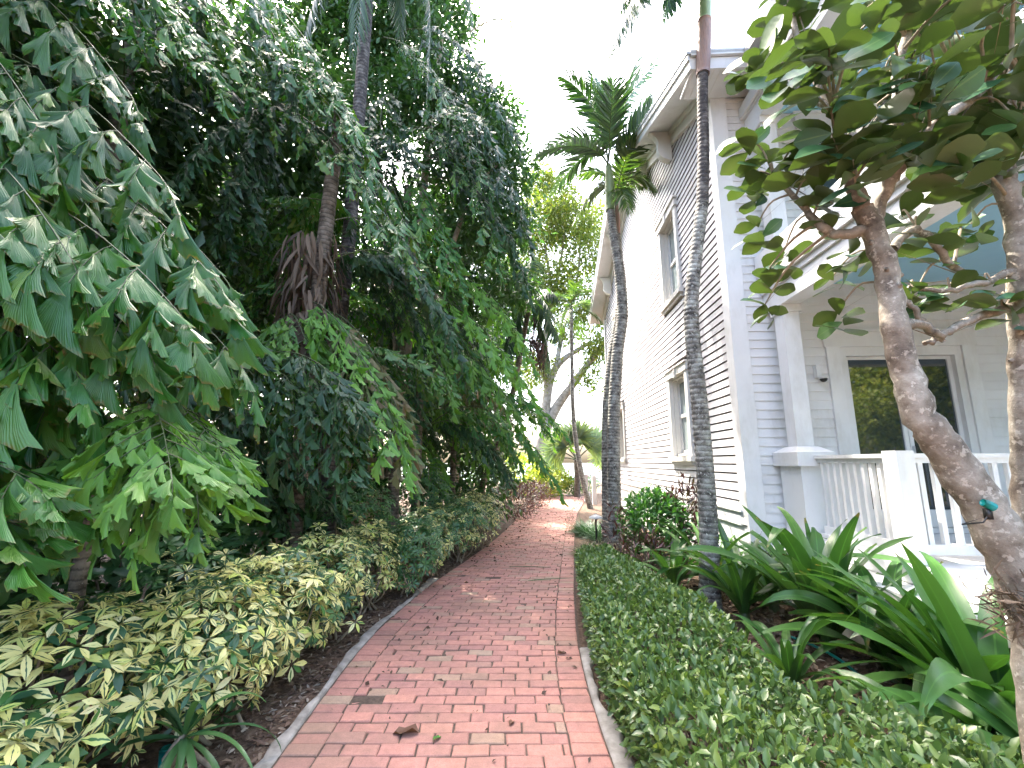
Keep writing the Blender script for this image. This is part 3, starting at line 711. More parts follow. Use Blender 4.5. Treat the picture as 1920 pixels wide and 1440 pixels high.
# prototypes shared by the filling fronds
PROT=[]
for i in range(6):
    mb=MB(); L=random.Random(i).uniform(1.5,2.2); ri=random.Random(50+i).uniform(.25,.55)
    fishtail(mb,bez(np.zeros(3),np.array([L*.55,0,L*ri]),np.array([L,0,-L*(.25+.1*i%3*.3)])),.55,.21,9,1.0)
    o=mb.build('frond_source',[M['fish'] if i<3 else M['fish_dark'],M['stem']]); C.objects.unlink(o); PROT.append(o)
def fill(key,n,z0,z1,az=None,scale=(.8,1.15),dark=True):
    e,o,P=palms[key]
    for i in range(n):
        src=PROT[random.randrange(3,6) if (dark and random.random()<.6) else random.randrange(0,3)]
        c=src.copy(); C.objects.link(c); c.name='frond'; c.parent=e
        zz=random.uniform(z0,z1); t=zz/max(.1,P[-1,2]); q=P[0]+(P[-1]-P[0])*min(1,t)
        c.location=(float(q[0]),float(q[1]),zz); s=random.uniform(*scale); c.scale=(s,s,s)
        a=random.uniform(*az) if az else random.uniform(-math.pi,math.pi)
        c.rotation_euler=(random.uniform(-.2,.2),random.uniform(-.35,.25),a)

palm('A',-3.2,2.1,4.2,'nearest fishtail palm with the largest glossy leaflets, at the left edge')
palm('B',-2.75,2.95,1.9,'young bright green fishtail palm above the variegated shrubs',r=.045)
palm('C',-2.9,1.45,1.6,'low fishtail palm at the lower left edge with broad spread leaflets',r=.05)
D0=W(582,560,5.3)
palm('D',D0[0],D0[1],6.4,'fishtail palm with a grey ringed trunk and shaggy brown fibre',r=.10,lean=(.2,0))
palm('E',-2.0,7.6,6.8,'tall fishtail palm whose drooping fronds stand against the sky',r=.09)
palm('F',-1.75,8.2,3.6,'fishtail palm leaning arching sunlit fronds over the middle of the path',r=.08)
palm('H',-3.05,4.3,2.2,'dark small fishtail palm with herringbone fronds behind the shrubs',r=.06)
palm('I',-4.3,4.2,7.0,'dark tall fishtail palm deep in the shade of the thicket',r=.09)
palm('G',-1.35,10.2,3.4,'narrow leaved fishtail palm beyond the arching fronds, above the dark shrubs',r=.07)

big=dict(pin=.46,leaf=.34,npair=10,nl=3,hang=1.4)
for pts,Y in ((((-330,80),(0,-20),(300,330)),2.7),(((-300,220),(80,150),(400,520)),2.8),(((-300,330),(60,260),(330,580)),2.45),
              (((-320,150),(-60,160),(130,480)),2.2),(((-330,430),(0,380),(250,620)),2.55),(((-300,-150),(0,-160),(240,170)),2.9),
              (((-100,420),(230,420),(440,670)),3.0),(((-330,-60),(-80,-60),(90,260)),2.4),(((-350,550),(-60,520),(110,660)),2.3),
              (((-100,300),(200,250),(420,520)),3.2),(((-300,620),(0,640),(160,740)),2.6)):
    frond_at('A',pts,Y,mat='fish',**big)
for pts,Y in ((((280,740),(310,790),(270,960)),(2.9,2.6,2.35)),(((280,740),(360,790),(370,930)),(2.9,2.6,2.4)),(((280,740),(230,780),(200,910)),(2.9,2.6,2.35)),(((300,730),(350,760),(430,860)),(2.9,2.8,2.7)),(((280,740),(300,760),(320,880)),(2.9,2.5,2.2))):
    frond_at('B',pts,Y,.32,.19,'fish_light',7,.8,nl=3)
for pts,Y in ((((-260,800),(-60,830),(50,900)),2.0),(((-260,900),(-100,900),(0,1000)),1.9)):
    frond_at('C',pts,Y,.28,.27,'fish',5,.5,nl=2)
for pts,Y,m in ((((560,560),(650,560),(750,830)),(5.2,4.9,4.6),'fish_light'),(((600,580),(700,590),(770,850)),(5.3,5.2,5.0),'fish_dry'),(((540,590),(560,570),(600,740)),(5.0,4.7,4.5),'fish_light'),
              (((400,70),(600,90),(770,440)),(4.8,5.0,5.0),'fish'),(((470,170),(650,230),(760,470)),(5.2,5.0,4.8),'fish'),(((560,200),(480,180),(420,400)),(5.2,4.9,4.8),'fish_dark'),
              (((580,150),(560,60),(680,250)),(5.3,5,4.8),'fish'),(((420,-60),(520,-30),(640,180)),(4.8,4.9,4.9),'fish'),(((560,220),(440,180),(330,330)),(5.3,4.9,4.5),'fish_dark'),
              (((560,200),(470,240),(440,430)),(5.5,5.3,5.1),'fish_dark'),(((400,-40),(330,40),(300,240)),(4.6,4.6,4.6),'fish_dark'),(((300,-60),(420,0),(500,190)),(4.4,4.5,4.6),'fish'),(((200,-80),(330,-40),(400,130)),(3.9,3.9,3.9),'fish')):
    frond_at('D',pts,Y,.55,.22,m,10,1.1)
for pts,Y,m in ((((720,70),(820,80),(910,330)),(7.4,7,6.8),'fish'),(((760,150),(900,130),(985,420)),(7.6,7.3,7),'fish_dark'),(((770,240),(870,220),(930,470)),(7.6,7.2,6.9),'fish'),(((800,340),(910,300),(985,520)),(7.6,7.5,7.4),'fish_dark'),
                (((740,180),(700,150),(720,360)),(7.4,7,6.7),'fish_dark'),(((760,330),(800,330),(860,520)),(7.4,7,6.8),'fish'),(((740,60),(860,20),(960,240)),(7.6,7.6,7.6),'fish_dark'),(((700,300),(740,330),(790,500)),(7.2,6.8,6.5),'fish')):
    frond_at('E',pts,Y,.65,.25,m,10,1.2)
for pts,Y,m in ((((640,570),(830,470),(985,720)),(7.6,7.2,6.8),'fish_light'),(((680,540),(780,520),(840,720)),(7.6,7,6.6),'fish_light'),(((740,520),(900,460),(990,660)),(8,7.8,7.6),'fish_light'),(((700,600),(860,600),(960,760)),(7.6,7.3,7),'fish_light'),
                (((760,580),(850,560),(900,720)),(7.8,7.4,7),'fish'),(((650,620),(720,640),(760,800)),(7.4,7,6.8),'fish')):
    frond_at('F',pts,Y,.55,.22,m,11,1.1)  # sunlight on these fronds is put into the paler leaf colour
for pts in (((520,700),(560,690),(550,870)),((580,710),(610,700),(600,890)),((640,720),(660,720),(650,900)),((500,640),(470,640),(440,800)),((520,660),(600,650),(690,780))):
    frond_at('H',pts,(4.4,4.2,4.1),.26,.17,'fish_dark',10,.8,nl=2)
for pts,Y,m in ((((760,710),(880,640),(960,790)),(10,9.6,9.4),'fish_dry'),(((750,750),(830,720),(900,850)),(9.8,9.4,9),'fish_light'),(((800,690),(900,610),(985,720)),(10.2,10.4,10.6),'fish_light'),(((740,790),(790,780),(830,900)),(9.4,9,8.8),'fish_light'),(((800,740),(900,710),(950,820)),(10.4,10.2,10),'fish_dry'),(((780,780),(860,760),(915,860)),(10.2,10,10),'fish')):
    frond_at('G',pts,Y,.5,.26,m,11,1.0,tpls=NWEDGE)  # paler and drying leaf colours put sunlight into these fronds
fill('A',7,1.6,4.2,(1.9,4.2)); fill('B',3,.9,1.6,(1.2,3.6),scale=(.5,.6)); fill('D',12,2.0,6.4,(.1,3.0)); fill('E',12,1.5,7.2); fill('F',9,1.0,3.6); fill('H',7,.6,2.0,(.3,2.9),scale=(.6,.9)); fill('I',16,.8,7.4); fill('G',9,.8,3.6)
# brown fibre hanging round trunk D
e,o,P=palms['D']; mb=MB(); k=420
th=rng.random(k)*6.28; zz=3.0+rng.random(k)*1.5; rr=.13+.22*rng.random(k)
c=np.stack([rr*np.cos(th)+.06-.10,rr*np.sin(th),zz],1); d=np.stack([np.cos(th)*.3,np.sin(th)*.3,-np.ones(k)],1)+rv(k)*.25
mb.inst(leaf_t(.14,3,'strip',.5,.15),frames(c,d,np.stack([np.cos(th),np.sin(th),.2*np.ones(k)],1),.22+.2*rng.random(k)))
mb.build('trunk_fibre',M['fibre'],e)

# feather palm hanging from above
fx=W(690,-60,6.2)
e=empty('feather_palm',(fx[0],fx[1],0),'feather palm hanging fine drooping fronds from above the fishtail palms','palm')
o=np.array([fx[0],fx[1],0]); 
trunk_mesh(np.array([(0,0,-.05),(-.1,0,2.5),(.0,0,5),(.03,0,fx[2]+.2)]),[.13,.11,.10,.10],10).build('trunk',M['bark_dark'],e)
for pts,Y in ((((690,-60),(600,-120),(560,130)),(6.2,6,5.8)),(((690,-60),(690,-140),(660,110)),(6.2,5.8,5.5)),(((690,-60),(830,-200),(800,190)),(6.2,6.2,6.2)),(((690,-60),(880,-220),(890,110)),(6.2,6.3,6.4)),(((690,-60),(760,-120),(750,90)),(6.2,6.6,6.9)),(((690,-60),(960,-260),(925,60)),(6.2,6.6,7.0))):
    B,Cc,T=[W(px,py,yy) for (px,py),yy in zip(pts,Y)]
    mb=MB(); pinnate(mb,bez(B,Cc,T,18),.55,40,droop=1.2,vee=.1); mb.build('frond',[M['feather'],M['stem']],e,origin=o)

bx=W(992,575,11.0)
e=empty('feather_palm',(bx[0]-1.35,bx[1],0),'dark feather palm with a hanging purple fruit stalk where the path bends','palm'); o=np.array([bx[0]-1.35,bx[1],0])
trunk_mesh(np.array([(0,0,-.05),(.25,0,1.3),(.8,0,2.8),bx-o]),[.09,.08,.07,.07],10).build('trunk',M['bark_brown'],e)
for pts,Y in ((((990,575),(1020,520),(1046,560)),(11,10.7,10.4)),(((990,575),(1030,570),(1048,650)),(11,10.6,10.2)),(((990,575),(1000,520),(1040,600)),(11,10.2,9.6)),(((990,575),(960,500),(930,590)),(11,10.6,10.2)),(((990,575),(985,500),(1000,480)),(11,11.5,12)),(((990,575),(1020,600),(1030,700)),(11,10.8,10.6)),(((990,575),(960,580),(950,680)),(11,10.4,10))):
    B,Cc,T=[W(px,py,yy) for (px,py),yy in zip(pts,Y)]
    mb=MB(); pinnate(mb,bez(B,Cc,T,16),.5,34,droop=.9,vee=.1,tpl=LINW); mb.build('frond',[M['feather'],M['stem']],e,origin=o)
mb=MB()
for i in range(44):
    a=W(998+rng.normal()*4,640+rng.normal()*5,10.6); L=.5+.5*rng.random(); mb.tube(smooth_pts([a,a+np.array([.12*rng.normal()+.1,.1*rng.normal(),-.1]),a+np.array([.14*rng.normal()+.12,.12*rng.normal(),-L])],7),np.linspace(.012,.007,7),4)
mb.tube(smooth_pts([W(990,590,11),W(1002,600,10.8),W(998,645,10.6)],6),.02,6)
mb.build('fruit_stalk',M['purple'],e,origin=o)
# ------------------------------------------------------------------ broadleaf trees
def crown_points(blobs,n):
    wts=np.array([b[3]**2 for b in blobs],float); wts/=wts.sum(); idx=rng.choice(len(blobs),n,p=wts); B=np.array([b[:4] for b in blobs])[idx]
    d=nrm(rv(n)); r=B[:,3]*(.35+.65*rng.random(n)**.4)
    P=B[:,:3]+d*r[:,None]*np.array([1,1,.8]); return P,d
def leafy(P,d,size,tpl,clump=5,spread=.12):
    """small sprays of leaves round each point"""
    k=len(P); Q=np.repeat(P,clump,0)+rv(k*clump)*spread; D=np.repeat(d,clump,0)*.5+rv(k*clump)*.7-np.array([0,0,.35])
    N=np.array([0,0,1.])+rv(k*clump)*.6
    return tpl,frames(Q,D,N,size*(.65+.6*rng.random(k*clump)))
OVL=leaf_t(.45,2,'oval',.3,.25); 
def tree(name,loc,blobs,nl,leafsize,label,mat,branches,barkmat='bark_pale',cat='tree',group=None,clump=5,spread=.15,tpl=OVL):
    e=empty(name,loc,label,cat,group)
    t=MB()
    for P,r0,r1 in branches:
        Q=smooth_pts(np.array(P,float),max(6,len(P)*4)); t.tube(Q,np.linspace(r0,r1,len(Q)),8)
    t.build('trunk',M[barkmat],e)
    P,d=crown_points(blobs,nl); c=MB(); c.inst(*leafy(P,d,leafsize,tpl,clump,spread)); c.build('crown',M[mat],e); return e
# big pale limbed tree at the far end
FT=W(1010,900,25); FT[2]=0
def rel(px,py,Y): return tuple(W(px,py,Y)-FT)
bl=[(*rel(1010,420,25),1.9),(*rel(1065,420,25),1.7),(*rel(1040,370,26),1.6),(*rel(1100,480,25),1.6),(*rel(1030,530,25),1.7),(*rel(1090,560,24),1.2),(*rel(1000,560,25),1.9),(*rel(1120,590,24),1.1),(*rel(960,480,26),2.2),(*rel(1110,420,27),1.5),
    (*rel(1120,660,24),.9),(*rel(1100,710,24),.75),(*rel(1000,690,25),1.4),(*rel(1060,620,25),1.0),(*rel(1130,640,23),.8),(*rel(1010,340,26),1.2)]
br=[([(0,0,0),rel(1012,840,25),rel(1040,770,25),rel(1075,720,24.5),rel(1120,660,24),rel(1150,630,24)],.42,.08),
    ([rel(1020,800,25),rel(1030,720,25),rel(1050,680,25),rel(1085,655,24.5),rel(1110,640,24)],.3,.08),
    ([rel(1028,730,25),rel(1022,640,25),rel(1035,560,25),rel(1020,450,25.5)],.24,.05),([rel(1042,690,25),rel(1060,600,25),rel(1080,540,25),rel(1090,440,25)],.16,.04),([rel(1035,560,25),rel(1050,500,25),rel(1060,420,25)],.12,.04),
    ([rel(1020,640,25),rel(1000,560,25.5),rel(990,460,26)],.14,.04)]
tree('shade_tree',FT,bl,8200,.21,'large yellow green shade tree with pale spreading limbs at the far end of the path','far_leaf',br,clump=5,spread=.28)
# dark broadleaf trees behind the palms
src=None
tspots=[(-6.2,3.5,0,1.0,'dark broadleaf tree deep in the shade behind the nearest palm'),(-6.0,8.0,1.4,1.05,'dark broadleaf tree in the middle of the thicket behind the tall palms'),(-5.0,12.0,2.6,1.0,'dark broadleaf tree behind the palms far along the path'),(-7.0,-1.0,4.0,1.0,'dark broadleaf tree beside the viewer, at the near end of the thicket'),(-2.6,12.2,.7,.98,'dense broadleaf tree rising over the left side of the path behind the sky-lit fronds'),(-2.0,16.5,2.1,.92,'smaller broadleaf tree filling the gap before the yellow green tree'),(-9.5,5.5,1.1,1.0,'broadleaf tree farthest to the left, seen only through gaps in the nearest palm'),(-9,10.5,5.0,1.0,'broadleaf tree far behind the ringed fishtail trunk, glimpsed through gaps'),(-9.5,.5,3.3,1.0,'broadleaf tree at the far left edge behind the lowest palm')]
for i,(x,y,a,s,lab) in enumerate(tspots):
    if src is None:
        rr=random.Random(3); bl=[(rr.uniform(-1.7,1.7),rr.uniform(-1.9,1.9),rr.uniform(1.0,8.6),rr.uniform(.8,1.4)) for _ in range(24)]
        src=tree('broadleaf_tree',(x,y,0),bl,5600,.19,lab,'broad_dark',[([(0,0,0),(.1,0,2.5),(-.1,.1,5),(.1,0,8)],.18,.05),([(0,0,1.5),(.6,.4,3),(1.1,.6,5)],.09,.03),([(0,0,2),(-.7,-.3,3.6),(-1.2,-.5,5.6)],.09,.03)],'twig',group='broadleaf trees behind the palms',clump=5,spread=.22); t=src
    else:
        t=src.copy(); C.objects.link(t); t['label']=lab
        for ch in list(src.children):
            c=ch.copy(); C.objects.link(c); c.parent=t
    t.location=(x,y,0); t.rotation_euler=(0,0,a); t.scale=(s,s,s)
# trees behind the viewer, seen in the door glass
for (x,y,a,s,lab) in ((10.5,-1.5,.3,.75,'leafy tree behind the viewer, mirrored in the porch door'),(13,-3,1.9,.95,'leafy tree right of the viewer, mirrored in the porch door'),(9,-5.5,3.0,1.0,'taller leafy tree far behind the viewer, mirrored in the porch door')):
    t=src.copy(); C.objects.link(t); t['label']=lab; t['group']='trees mirrored in the glass'
    for ch in list(src.children):
        c=ch.copy(); C.objects.link(c); c.parent=t
        if ch.name.startswith('crown'):
            c.data=ch.data.copy(); c.data.materials[0]=M['yellow' if x>10 else 'bush']
    t.location=(x,y,0); t.rotation_euler=(0,0,a); t.scale=(s,s,s)
KT=np.array([-2.4,8.6,0])
def rk(px,py,Y=8.6): return tuple(W(px,py,Y)-KT)
tree('broadleaf_tree',KT,[(*rk(x,y,d),r) for x,y,d,r in ((560,40,8.5,1.0),(650,100,8.8,.9),(700,20,8.6,1.0),(770,80,8.8,.9),(800,190,8.6,.8),(830,40,9.2,.75),(870,190,8.8,.75),(900,260,8.6,.75),(930,230,9.2,.6),(945,330,9,.65),(850,310,8.7,.8),(955,430,9.2,.6),(720,190,9,.9),(620,260,9.2,1.0),(900,420,9,.8),(960,540,9.4,.55),(780,-60,9,1.0),(650,-80,9,1.1))],7800,.16,'dense dark small leaved tree whose rounded top meets the white sky on the left','broad_dark',
 [([(0,0,0),(.2,0,3),rk(800,300),rk(830,60)],.16,.04),([(.15,0,2.5),rk(870,400),rk(940,300)],.08,.02),([(.2,0,3),rk(700,250),rk(640,60)],.09,.02)],'twig',clump=5,spread=.16)
# reddish twig against the sky
e=empty('hanging_branch',W(880,60,9),'thin reddish bamboo like branch drooping against the white sky','branch')
o=W(880,60,9); mb=MB(); Q=smooth_pts([W(880,60,9),W(930,35,8.8),W(975,50,8.6),W(1010,85,8.5)],12); mb.tube(Q,np.linspace(.02,.006,12),5,1)
pp=[];dd=[]
for i in range(60):
    q,t=sample(Q,rng.random()); pp.append(q+rng.normal(size=3)*.05); dd.append(np.array([.3,0,-1])+rng.normal(size=3)*.45)
mb.inst(leaf_t(.16,3,'lance',.3,.2),frames(np.array(pp),np.array(dd),rv(60)+np.array([0,-1,0]),.10+.1*rng.random(60)))
mb.build('foliage',[M['fish_dry'],M['twig']],e,origin=o)

# ------------------------------------------------------------------ slender ringed palms on the right
def ring_palm(name,pts,Y,rad,label,group,fronds,bark='bark_ring',leafmat='feather',shaft=None,leaf=.42,npair=32,droop=.45,Yf=None,lean=None):
    B=W(*pts[0],Y); o=np.array([B[0],B[1],0.])
    e=empty(name,o,label,'palm',group)
    P=[np.array([B[0],B[1],-.05])-o]+[W(px,py,Y)-o for px,py in pts]
    trunk_mesh(np.array(P),[rad[0]*1.3]+list(rad),14,.075,.035).build('trunk',M[bark],e)
    if shaft:
        m=MB(); 
        for (sp,sr,mi) in shaft:
            Q=smooth_pts([W(px,py,Y)-o for px,py in sp],10); m.tube(Q,np.interp(np.linspace(0,1,10),np.linspace(0,1,len(sr)),sr),14,mi)
        m.build('crownshaft',[M['shaft'],M['shaft_red']],e)
    for fp,dy in fronds:
        Bf,Cf,Tf=[W(px,py,Y+d) for (px,py),d in zip(fp,dy)]
        mb=MB(); pinnate(mb,bez(Bf,Cf,Tf,18),leaf,npair,droop=droop,vee=.3,tpl=LINW if leaf>.3 else LIN)
        mb.build('frond',[M[leafmat],M['stem']],e,origin=o)
    return e,o
# twin palms
ring_palm('ringed_palm',[(1152,960),(1151,860),(1152,760),(1158,660),(1167,585),(1160,500),(1149,430),(1144,385)],8.6,[.135,.125,.12,.115,.115,.11,.10,.09,.085],
  'front trunk of the twin ringed palms by the wall, with the dark feathery crown','twin ringed palms',
  [(((1140,310),(1130,180),(1045,140)),(0,-.4,-.6)),(((1140,310),(1150,190),(1240,110)),(0,-.2,-.3)),(((1140,310),(1100,220),(1000,300)),(0,.1,.2)),(((1140,310),(1110,250),(1000,290)),(0,-.6,-1.1)),
   (((1140,310),(1135,200),(1105,130)),(0,.5,.9)),(((1140,310),(1160,170),(1205,100)),(0,.5,.8)),(((1140,310),(1190,250),(1228,190)),(0,-.5,-.9)),(((1140,310),(1145,220),(1150,150)),(0,-.6,-1.2)),(((1140,310),(1120,240),(1030,370)),(0,.7,1.2))],
  shaft=[([(1144,395),(1143,350),(1141,310)],[.10,.105,.06],0)],leaf=.52,npair=44,droop=.12)
ring_palm('ringed_palm',[(1140,960),(1139,860),(1140,760),(1147,680),(1160,600),(1166,540),(1160,480),(1156,430)],9.1,[.12,.12,.115,.11,.10,.10,.09,.085],
  'rear trunk of the twin ringed palms, with reddish sheath and yellow green fronds','twin ringed palms',
  [(((1154,380),(1180,290),(1240,370)),(0,-.2,-.4)),(((1154,380),(1190,310),(1215,350)),(0,.4,.6)),(((1154,380),(1140,300),(1075,420)),(0,0,.1)),(((1154,380),(1150,300),(1080,330)),(0,.5,.7)),(((1154,380),(1165,290),(1200,260)),(0,-.5,-.9)),(((1154,380),(1160,320),(1180,400)),(0,-.7,-1))],
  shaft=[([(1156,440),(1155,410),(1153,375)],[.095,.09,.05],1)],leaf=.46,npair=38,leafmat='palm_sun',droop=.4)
ring_palm('ringed_palm',[(1331,1120),(1329,1000),(1322,880),(1311,750),(1298,630),(1297,560),(1305,480),(1317,380)],5.2,[.122,.106,.102,.097,.092,.088,.083,.079,.075],
  'tall curved ringed palm standing alone before the clapboard wall',None,
  [(((1323,-120),(1250,-170),(1140,105)),(0,-.2,-.4)),(((1323,-120),(1230,-150),(1165,20)),(0,.3,.5)),(((1323,-120),(1280,-200),(1245,40)),(0,.5,.9)),(((1323,-120),(1330,-300),(1420,-60)),(0,.3,.6)),(((1323,-120),(1360,-250),(1360,-150)),(0,-1,-1.8)),(((1323,-120),(1250,-300),(1300,-250)),(0,-.8,-1.6))],
  leaf=.68,npair=70,leafmat='feather',droop=1.0,
  shaft=[([(1318,140),(1319,90),(1321,40)],[.088,.10,.098],1),([(1321,45),(1322,-20),(1323,-120)],[.09,.085,.06],0)])
TP=[o_ for o_ in C.objects if o_.get('label','').startswith('tall curved')][0]; o=np.array(TP.location)
mb=MB(); mb=trunk_mesh(np.array([W(px,py,5.2)-o for px,py in ((1317,385),(1319,280),(1317,180),(1318,128))]),[.076,.073,.07,.072],14,.06,.03)
mb.build('upper_trunk',M['bark_dark'],TP)
# far slender palm with a spiky head
B=W(1106,948,16); B[2]=0
e=empty('slender_palm',B,'thin leaning palm with a small spiky head, beyond the corner of the house','palm')
trunk_mesh(np.array([W(px,py,16)-B for px,py in ((1108,955),(1094,905),(1081,835),(1074,760),(1072,650),(1071,580))]),[.11,.10,.085,.075,.07,.06],8,.1).build('trunk',M['bark_ring'],e)
for i in range(16):
    a=i/16*6.283+rng.random()*.3; el=rng.uniform(-.6,1.1); c=W(1071,575,16); L=rng.uniform(.8,1.3)
    d=np.array([math.cos(a)*math.cos(el),math.sin(a)*math.cos(el),math.sin(el)]); mb=MB()
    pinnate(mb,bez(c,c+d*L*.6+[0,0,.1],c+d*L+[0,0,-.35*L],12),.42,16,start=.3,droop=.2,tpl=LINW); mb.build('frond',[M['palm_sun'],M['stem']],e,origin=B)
# fan palms
def fan_leaf(mb,hub,d,R_,n=24,spread=2.1,nref=None):
    d=nrm(d); nref=nrm(np.array([.1,-1,.35]) if nref is None else nref); x=nrm(np.cross(d,nref)); 
    ang=np.linspace(-spread,spread,n); D=np.cos(ang)[:,None]*d+np.sin(ang)[:,None]*x+rv(n)*.03
    mb.inst(leaf_t(.17,4,'strip',.8,.12),frames(np.tile(hub,(n,1)),D,np.tile(nref,(n,1))+rv(n)*.1,R_*(.85+.2*np.cos(ang*.6))))
def fan_palm(px,pyb,pyc,Y,R_,label,dirs,r=.13):
    B=W(px,pyb,Y); B[2]=0; e=empty('fan_palm',B,label,'palm','fan palms at the far end of the path'); c=W(px,pyc,Y)
    trunk_mesh(np.array([B-B+[0,0,-.05],(c-B)*.5,(c-B)]),[r*1.2,r,r*1.3],10,.12).build('trunk',M['bark_brown'],e)
    for (ax,az,ay,l) in dirs:
        hub=c+nrm([ax,ay,az])*l; mb=MB(); mb.tube([c,(c+hub)/2+[0,0,.05],hub],[.03,.025,.02],5,1); fan_leaf(mb,hub,np.array([ax,ay,az]),R_*rng.uniform(.85,1.1),nref=np.array([rng.normal()*.4,-1,.5])); mb.build('frond',[M['fan'],M['stem']],e,origin=B)
fan_palm(1082,925,862,21,1.05,'silvery fan palm with a stubby brown trunk beyond the end of the path',[(-1,.5,0,1.0),(-.5,1,.3,1.0),(.05,1,-.2,1.05),(.9,.8,0,1.0),(-1,.1,.3,.9),(.5,1,.4,.9),(-.8,.9,-.4,.9)])
fan_palm(1165,920,850,24,1.0,'fan palm half hidden behind the twin trunks beside the house',[(-1,.4,0,.9),(-.4,1,0,.9),(-.9,-.2,.1,.9)])

# ------------------------------------------------------------------ shrubs
SCH=leaf_t(.36,3,'oval',.2,.25); SCHP=leaf_t(.42,3,'paddle',.25,.3)
def rosette_shrub(x,y,r,h,nros,label,mix_,group,size=.095,base=.25,squash=1.0,name='schefflera_shrub',hmat=None,nstem=9):
    e=empty(name,(x,y,-.03),label,'shrub',group); mb=MB()
    d=nrm(rv(nros)*np.array([1,1,.8])+np.array([0,0,.35])); rad=.72+.30*rng.random(nros)
    ctr=np.array([0,0,h*.55]); P=ctr+d*rad[:,None]*np.array([r,r*squash,h*.46])+rv(nros)*.03
    keep=P[:,2]>base*h*.6; P=P[keep]; d=d[keep]
    for ki,(pp,dd) in enumerate(zip(P,d)):
        n=rng.integers(6,9); up=nrm(dd*.7+np.array([.1,-.15,.75])+rng.normal(size=3)*.25)
        a=nrm(np.cross(up,rng.normal(size=3))); b=np.cross(up,a); ph=np.linspace(0,2*math.pi,n,endpoint=False)+rng.normal(size=n)*.12
        D=np.cos(ph)[:,None]*a+np.sin(ph)[:,None]*b+up*(.35*rng.random()-.05); N=np.tile(up,(n,1))+rng.normal(size=(n,3))*.12
        rr_=rng.random(); mi=0 if rr_<mix_[0] else (1 if rr_<mix_[0]+mix_[1] else 2)
        mb.inst(SCH if rng.random()<.6 else SCHP,frames(np.tile(pp,(n,1))+D*.012,D,N,size*.86*(.7+.5*rng.random())*(.85+.3*rng.random(n))),mi)
    mb.build('foliage',[M['varieg'],M['varieg_green'],M['dkbush']],e)
    st=MB()
    for i in range(nstem):
        q=P[rng.integers(len(P))]; b0=np.array([rng.normal()*r*.2,rng.normal()*r*.2*squash,0]); m_=(b0+q)/2+np.array([rng.normal()*.08,rng.normal()*.08,-.05])
        st.tube(smooth_pts([b0,m_,q*.95],8),np.linspace(.013,.005,8),5)
    st.build('stem',M['twig'],e)
gv='variegated shrubs edging the left side of the path'
V=(.62,.22); 
rosette_shrub(-2.08,1.85,.42,.62,94,'lowest variegated schefflera at the lower left corner, thinly leaved over bare stems',(.5,.3),gv,.11)
rosette_shrub(-2.28,2.45,.52,.95,202,'variegated schefflera with the palest yellow leaves, left of the arching strap leaves',(.7,.2),gv,.10)
rosette_shrub(-1.91,2.95,.46,.92,256,'dense yellow and green schefflera behind the strap leaved seedling',(.68,.2),gv,.092)
rosette_shrub(-1.83,3.65,.45,.95,270,'full variegated schefflera touching the bare mulch strip in the middle of its row',(.66,.2),gv,.09)
rosette_shrub(-1.78,4.35,.45,.98,256,'variegated schefflera at the far end of the unbroken yellow row',(.62,.2),gv,.088)
rosette_shrub(-2.53,3.6,.5,1.0,175,'dark green schefflera behind the yellow row under the young palm',(.1,.2),gv,.085)
rosette_shrub(-1.68,5.3,.38,.95,175,'open variegated schefflera with bare pale twigs beside the path',(.6,.25),gv,.085,nstem=18)
rosette_shrub(-1.31,5.9,.42,.92,256,'dark green rounded schefflera leaning over the edge of the bricks',(.03,.1),gv,.08)
rosette_shrub(-1.23,6.7,.42,1.0,256,'grey green schefflera mixed with yellow sprays further up the path',(.25,.3),gv,.08)
rosette_shrub(-0.91,7.7,.48,1.05,324,'bushy grey green schefflera before the purple shrub',(.2,.35),gv,.08)
rosette_shrub(-0.68,8.7,.5,1.1,324,'yellow tipped schefflera at the far end of the row near the purple shrub',(.4,.35),gv,.08)
rosette_shrub(-2.23,6.2,.6,1.5,297,'tall dark schefflera standing behind the twiggy shrub',(.02,.06),gv,.09)
rosette_shrub(-1.68,8.2,.6,1.7,324,'tall dark green schefflera behind the grey green pair',(.0,.06),gv,.09)
def bush(name,x,y,r,h,n,size,label,mat,cat='shrub',group=None,sx=1,sy=1,tpl=None,lift=0,up=.5):
    e=empty(name,(x,y,-.03),label,cat,group); mb=MB()
    d=nrm(rv(n)+np.array([0,0,.25])); rad=(.6+.42*rng.random(n))*(1+.18*np.sin(d[:,0]*5+x)*np.cos(d[:,1]*6+y))
    P=np.array([0,0,h*.52+lift])+d*rad[:,None]*np.array([r*sx,r*sy,h*.5]); P[:,2]=np.abs(P[:,2])
    D=d*.8+rv(n)*.6+np.array([0,0,up]); N=d*.6+np.array([0,-.2,.8])+rv(n)*.5
    mb.inst(tpl or leaf_t(.42,3,'oval',.3,.3),frames(P,D,N,size*(.6+.7*rng.random(n)))); mb.build('foliage',M[mat],e)
    st=MB()
    for i in range(7):
        q=P[rng.integers(n)]; st.tube(smooth_pts([(rng.normal()*r*.2,rng.normal()*r*.2,0),q*.5+[0,0,.05],q*.9],7),np.linspace(.014,.005,7),5)
    st.build('stem',M['twig'],e)
p_=G(990,985); bush('purple_shrub',.12,13.0,.75,1.05,2200,.11,'dark purple leaved shrub on the left where the path bends','purple',sy=1.9,tpl=LANCE)
bush('purple_shrub',.75,16.3,.7,.95,1700,.11,'smaller purple shrub further round the bend, before the yellow bushes','purple',sy=1.6,tpl=LANCE)
for x,y,r,h,lab in ((1.35,20.5,.9,1.35,'tall yellow green bush at the far left of the path end'),(2.05,22.0,.95,1.3,'bright yellow bush closing the end of the path'),(.6,22,1.2,2.0,'loose pale green bush behind the yellow ones')):
    bush('yellow_bush',x,y,r,h,1800,.15,lab,'yellow',group='yellow bushes at the path end')
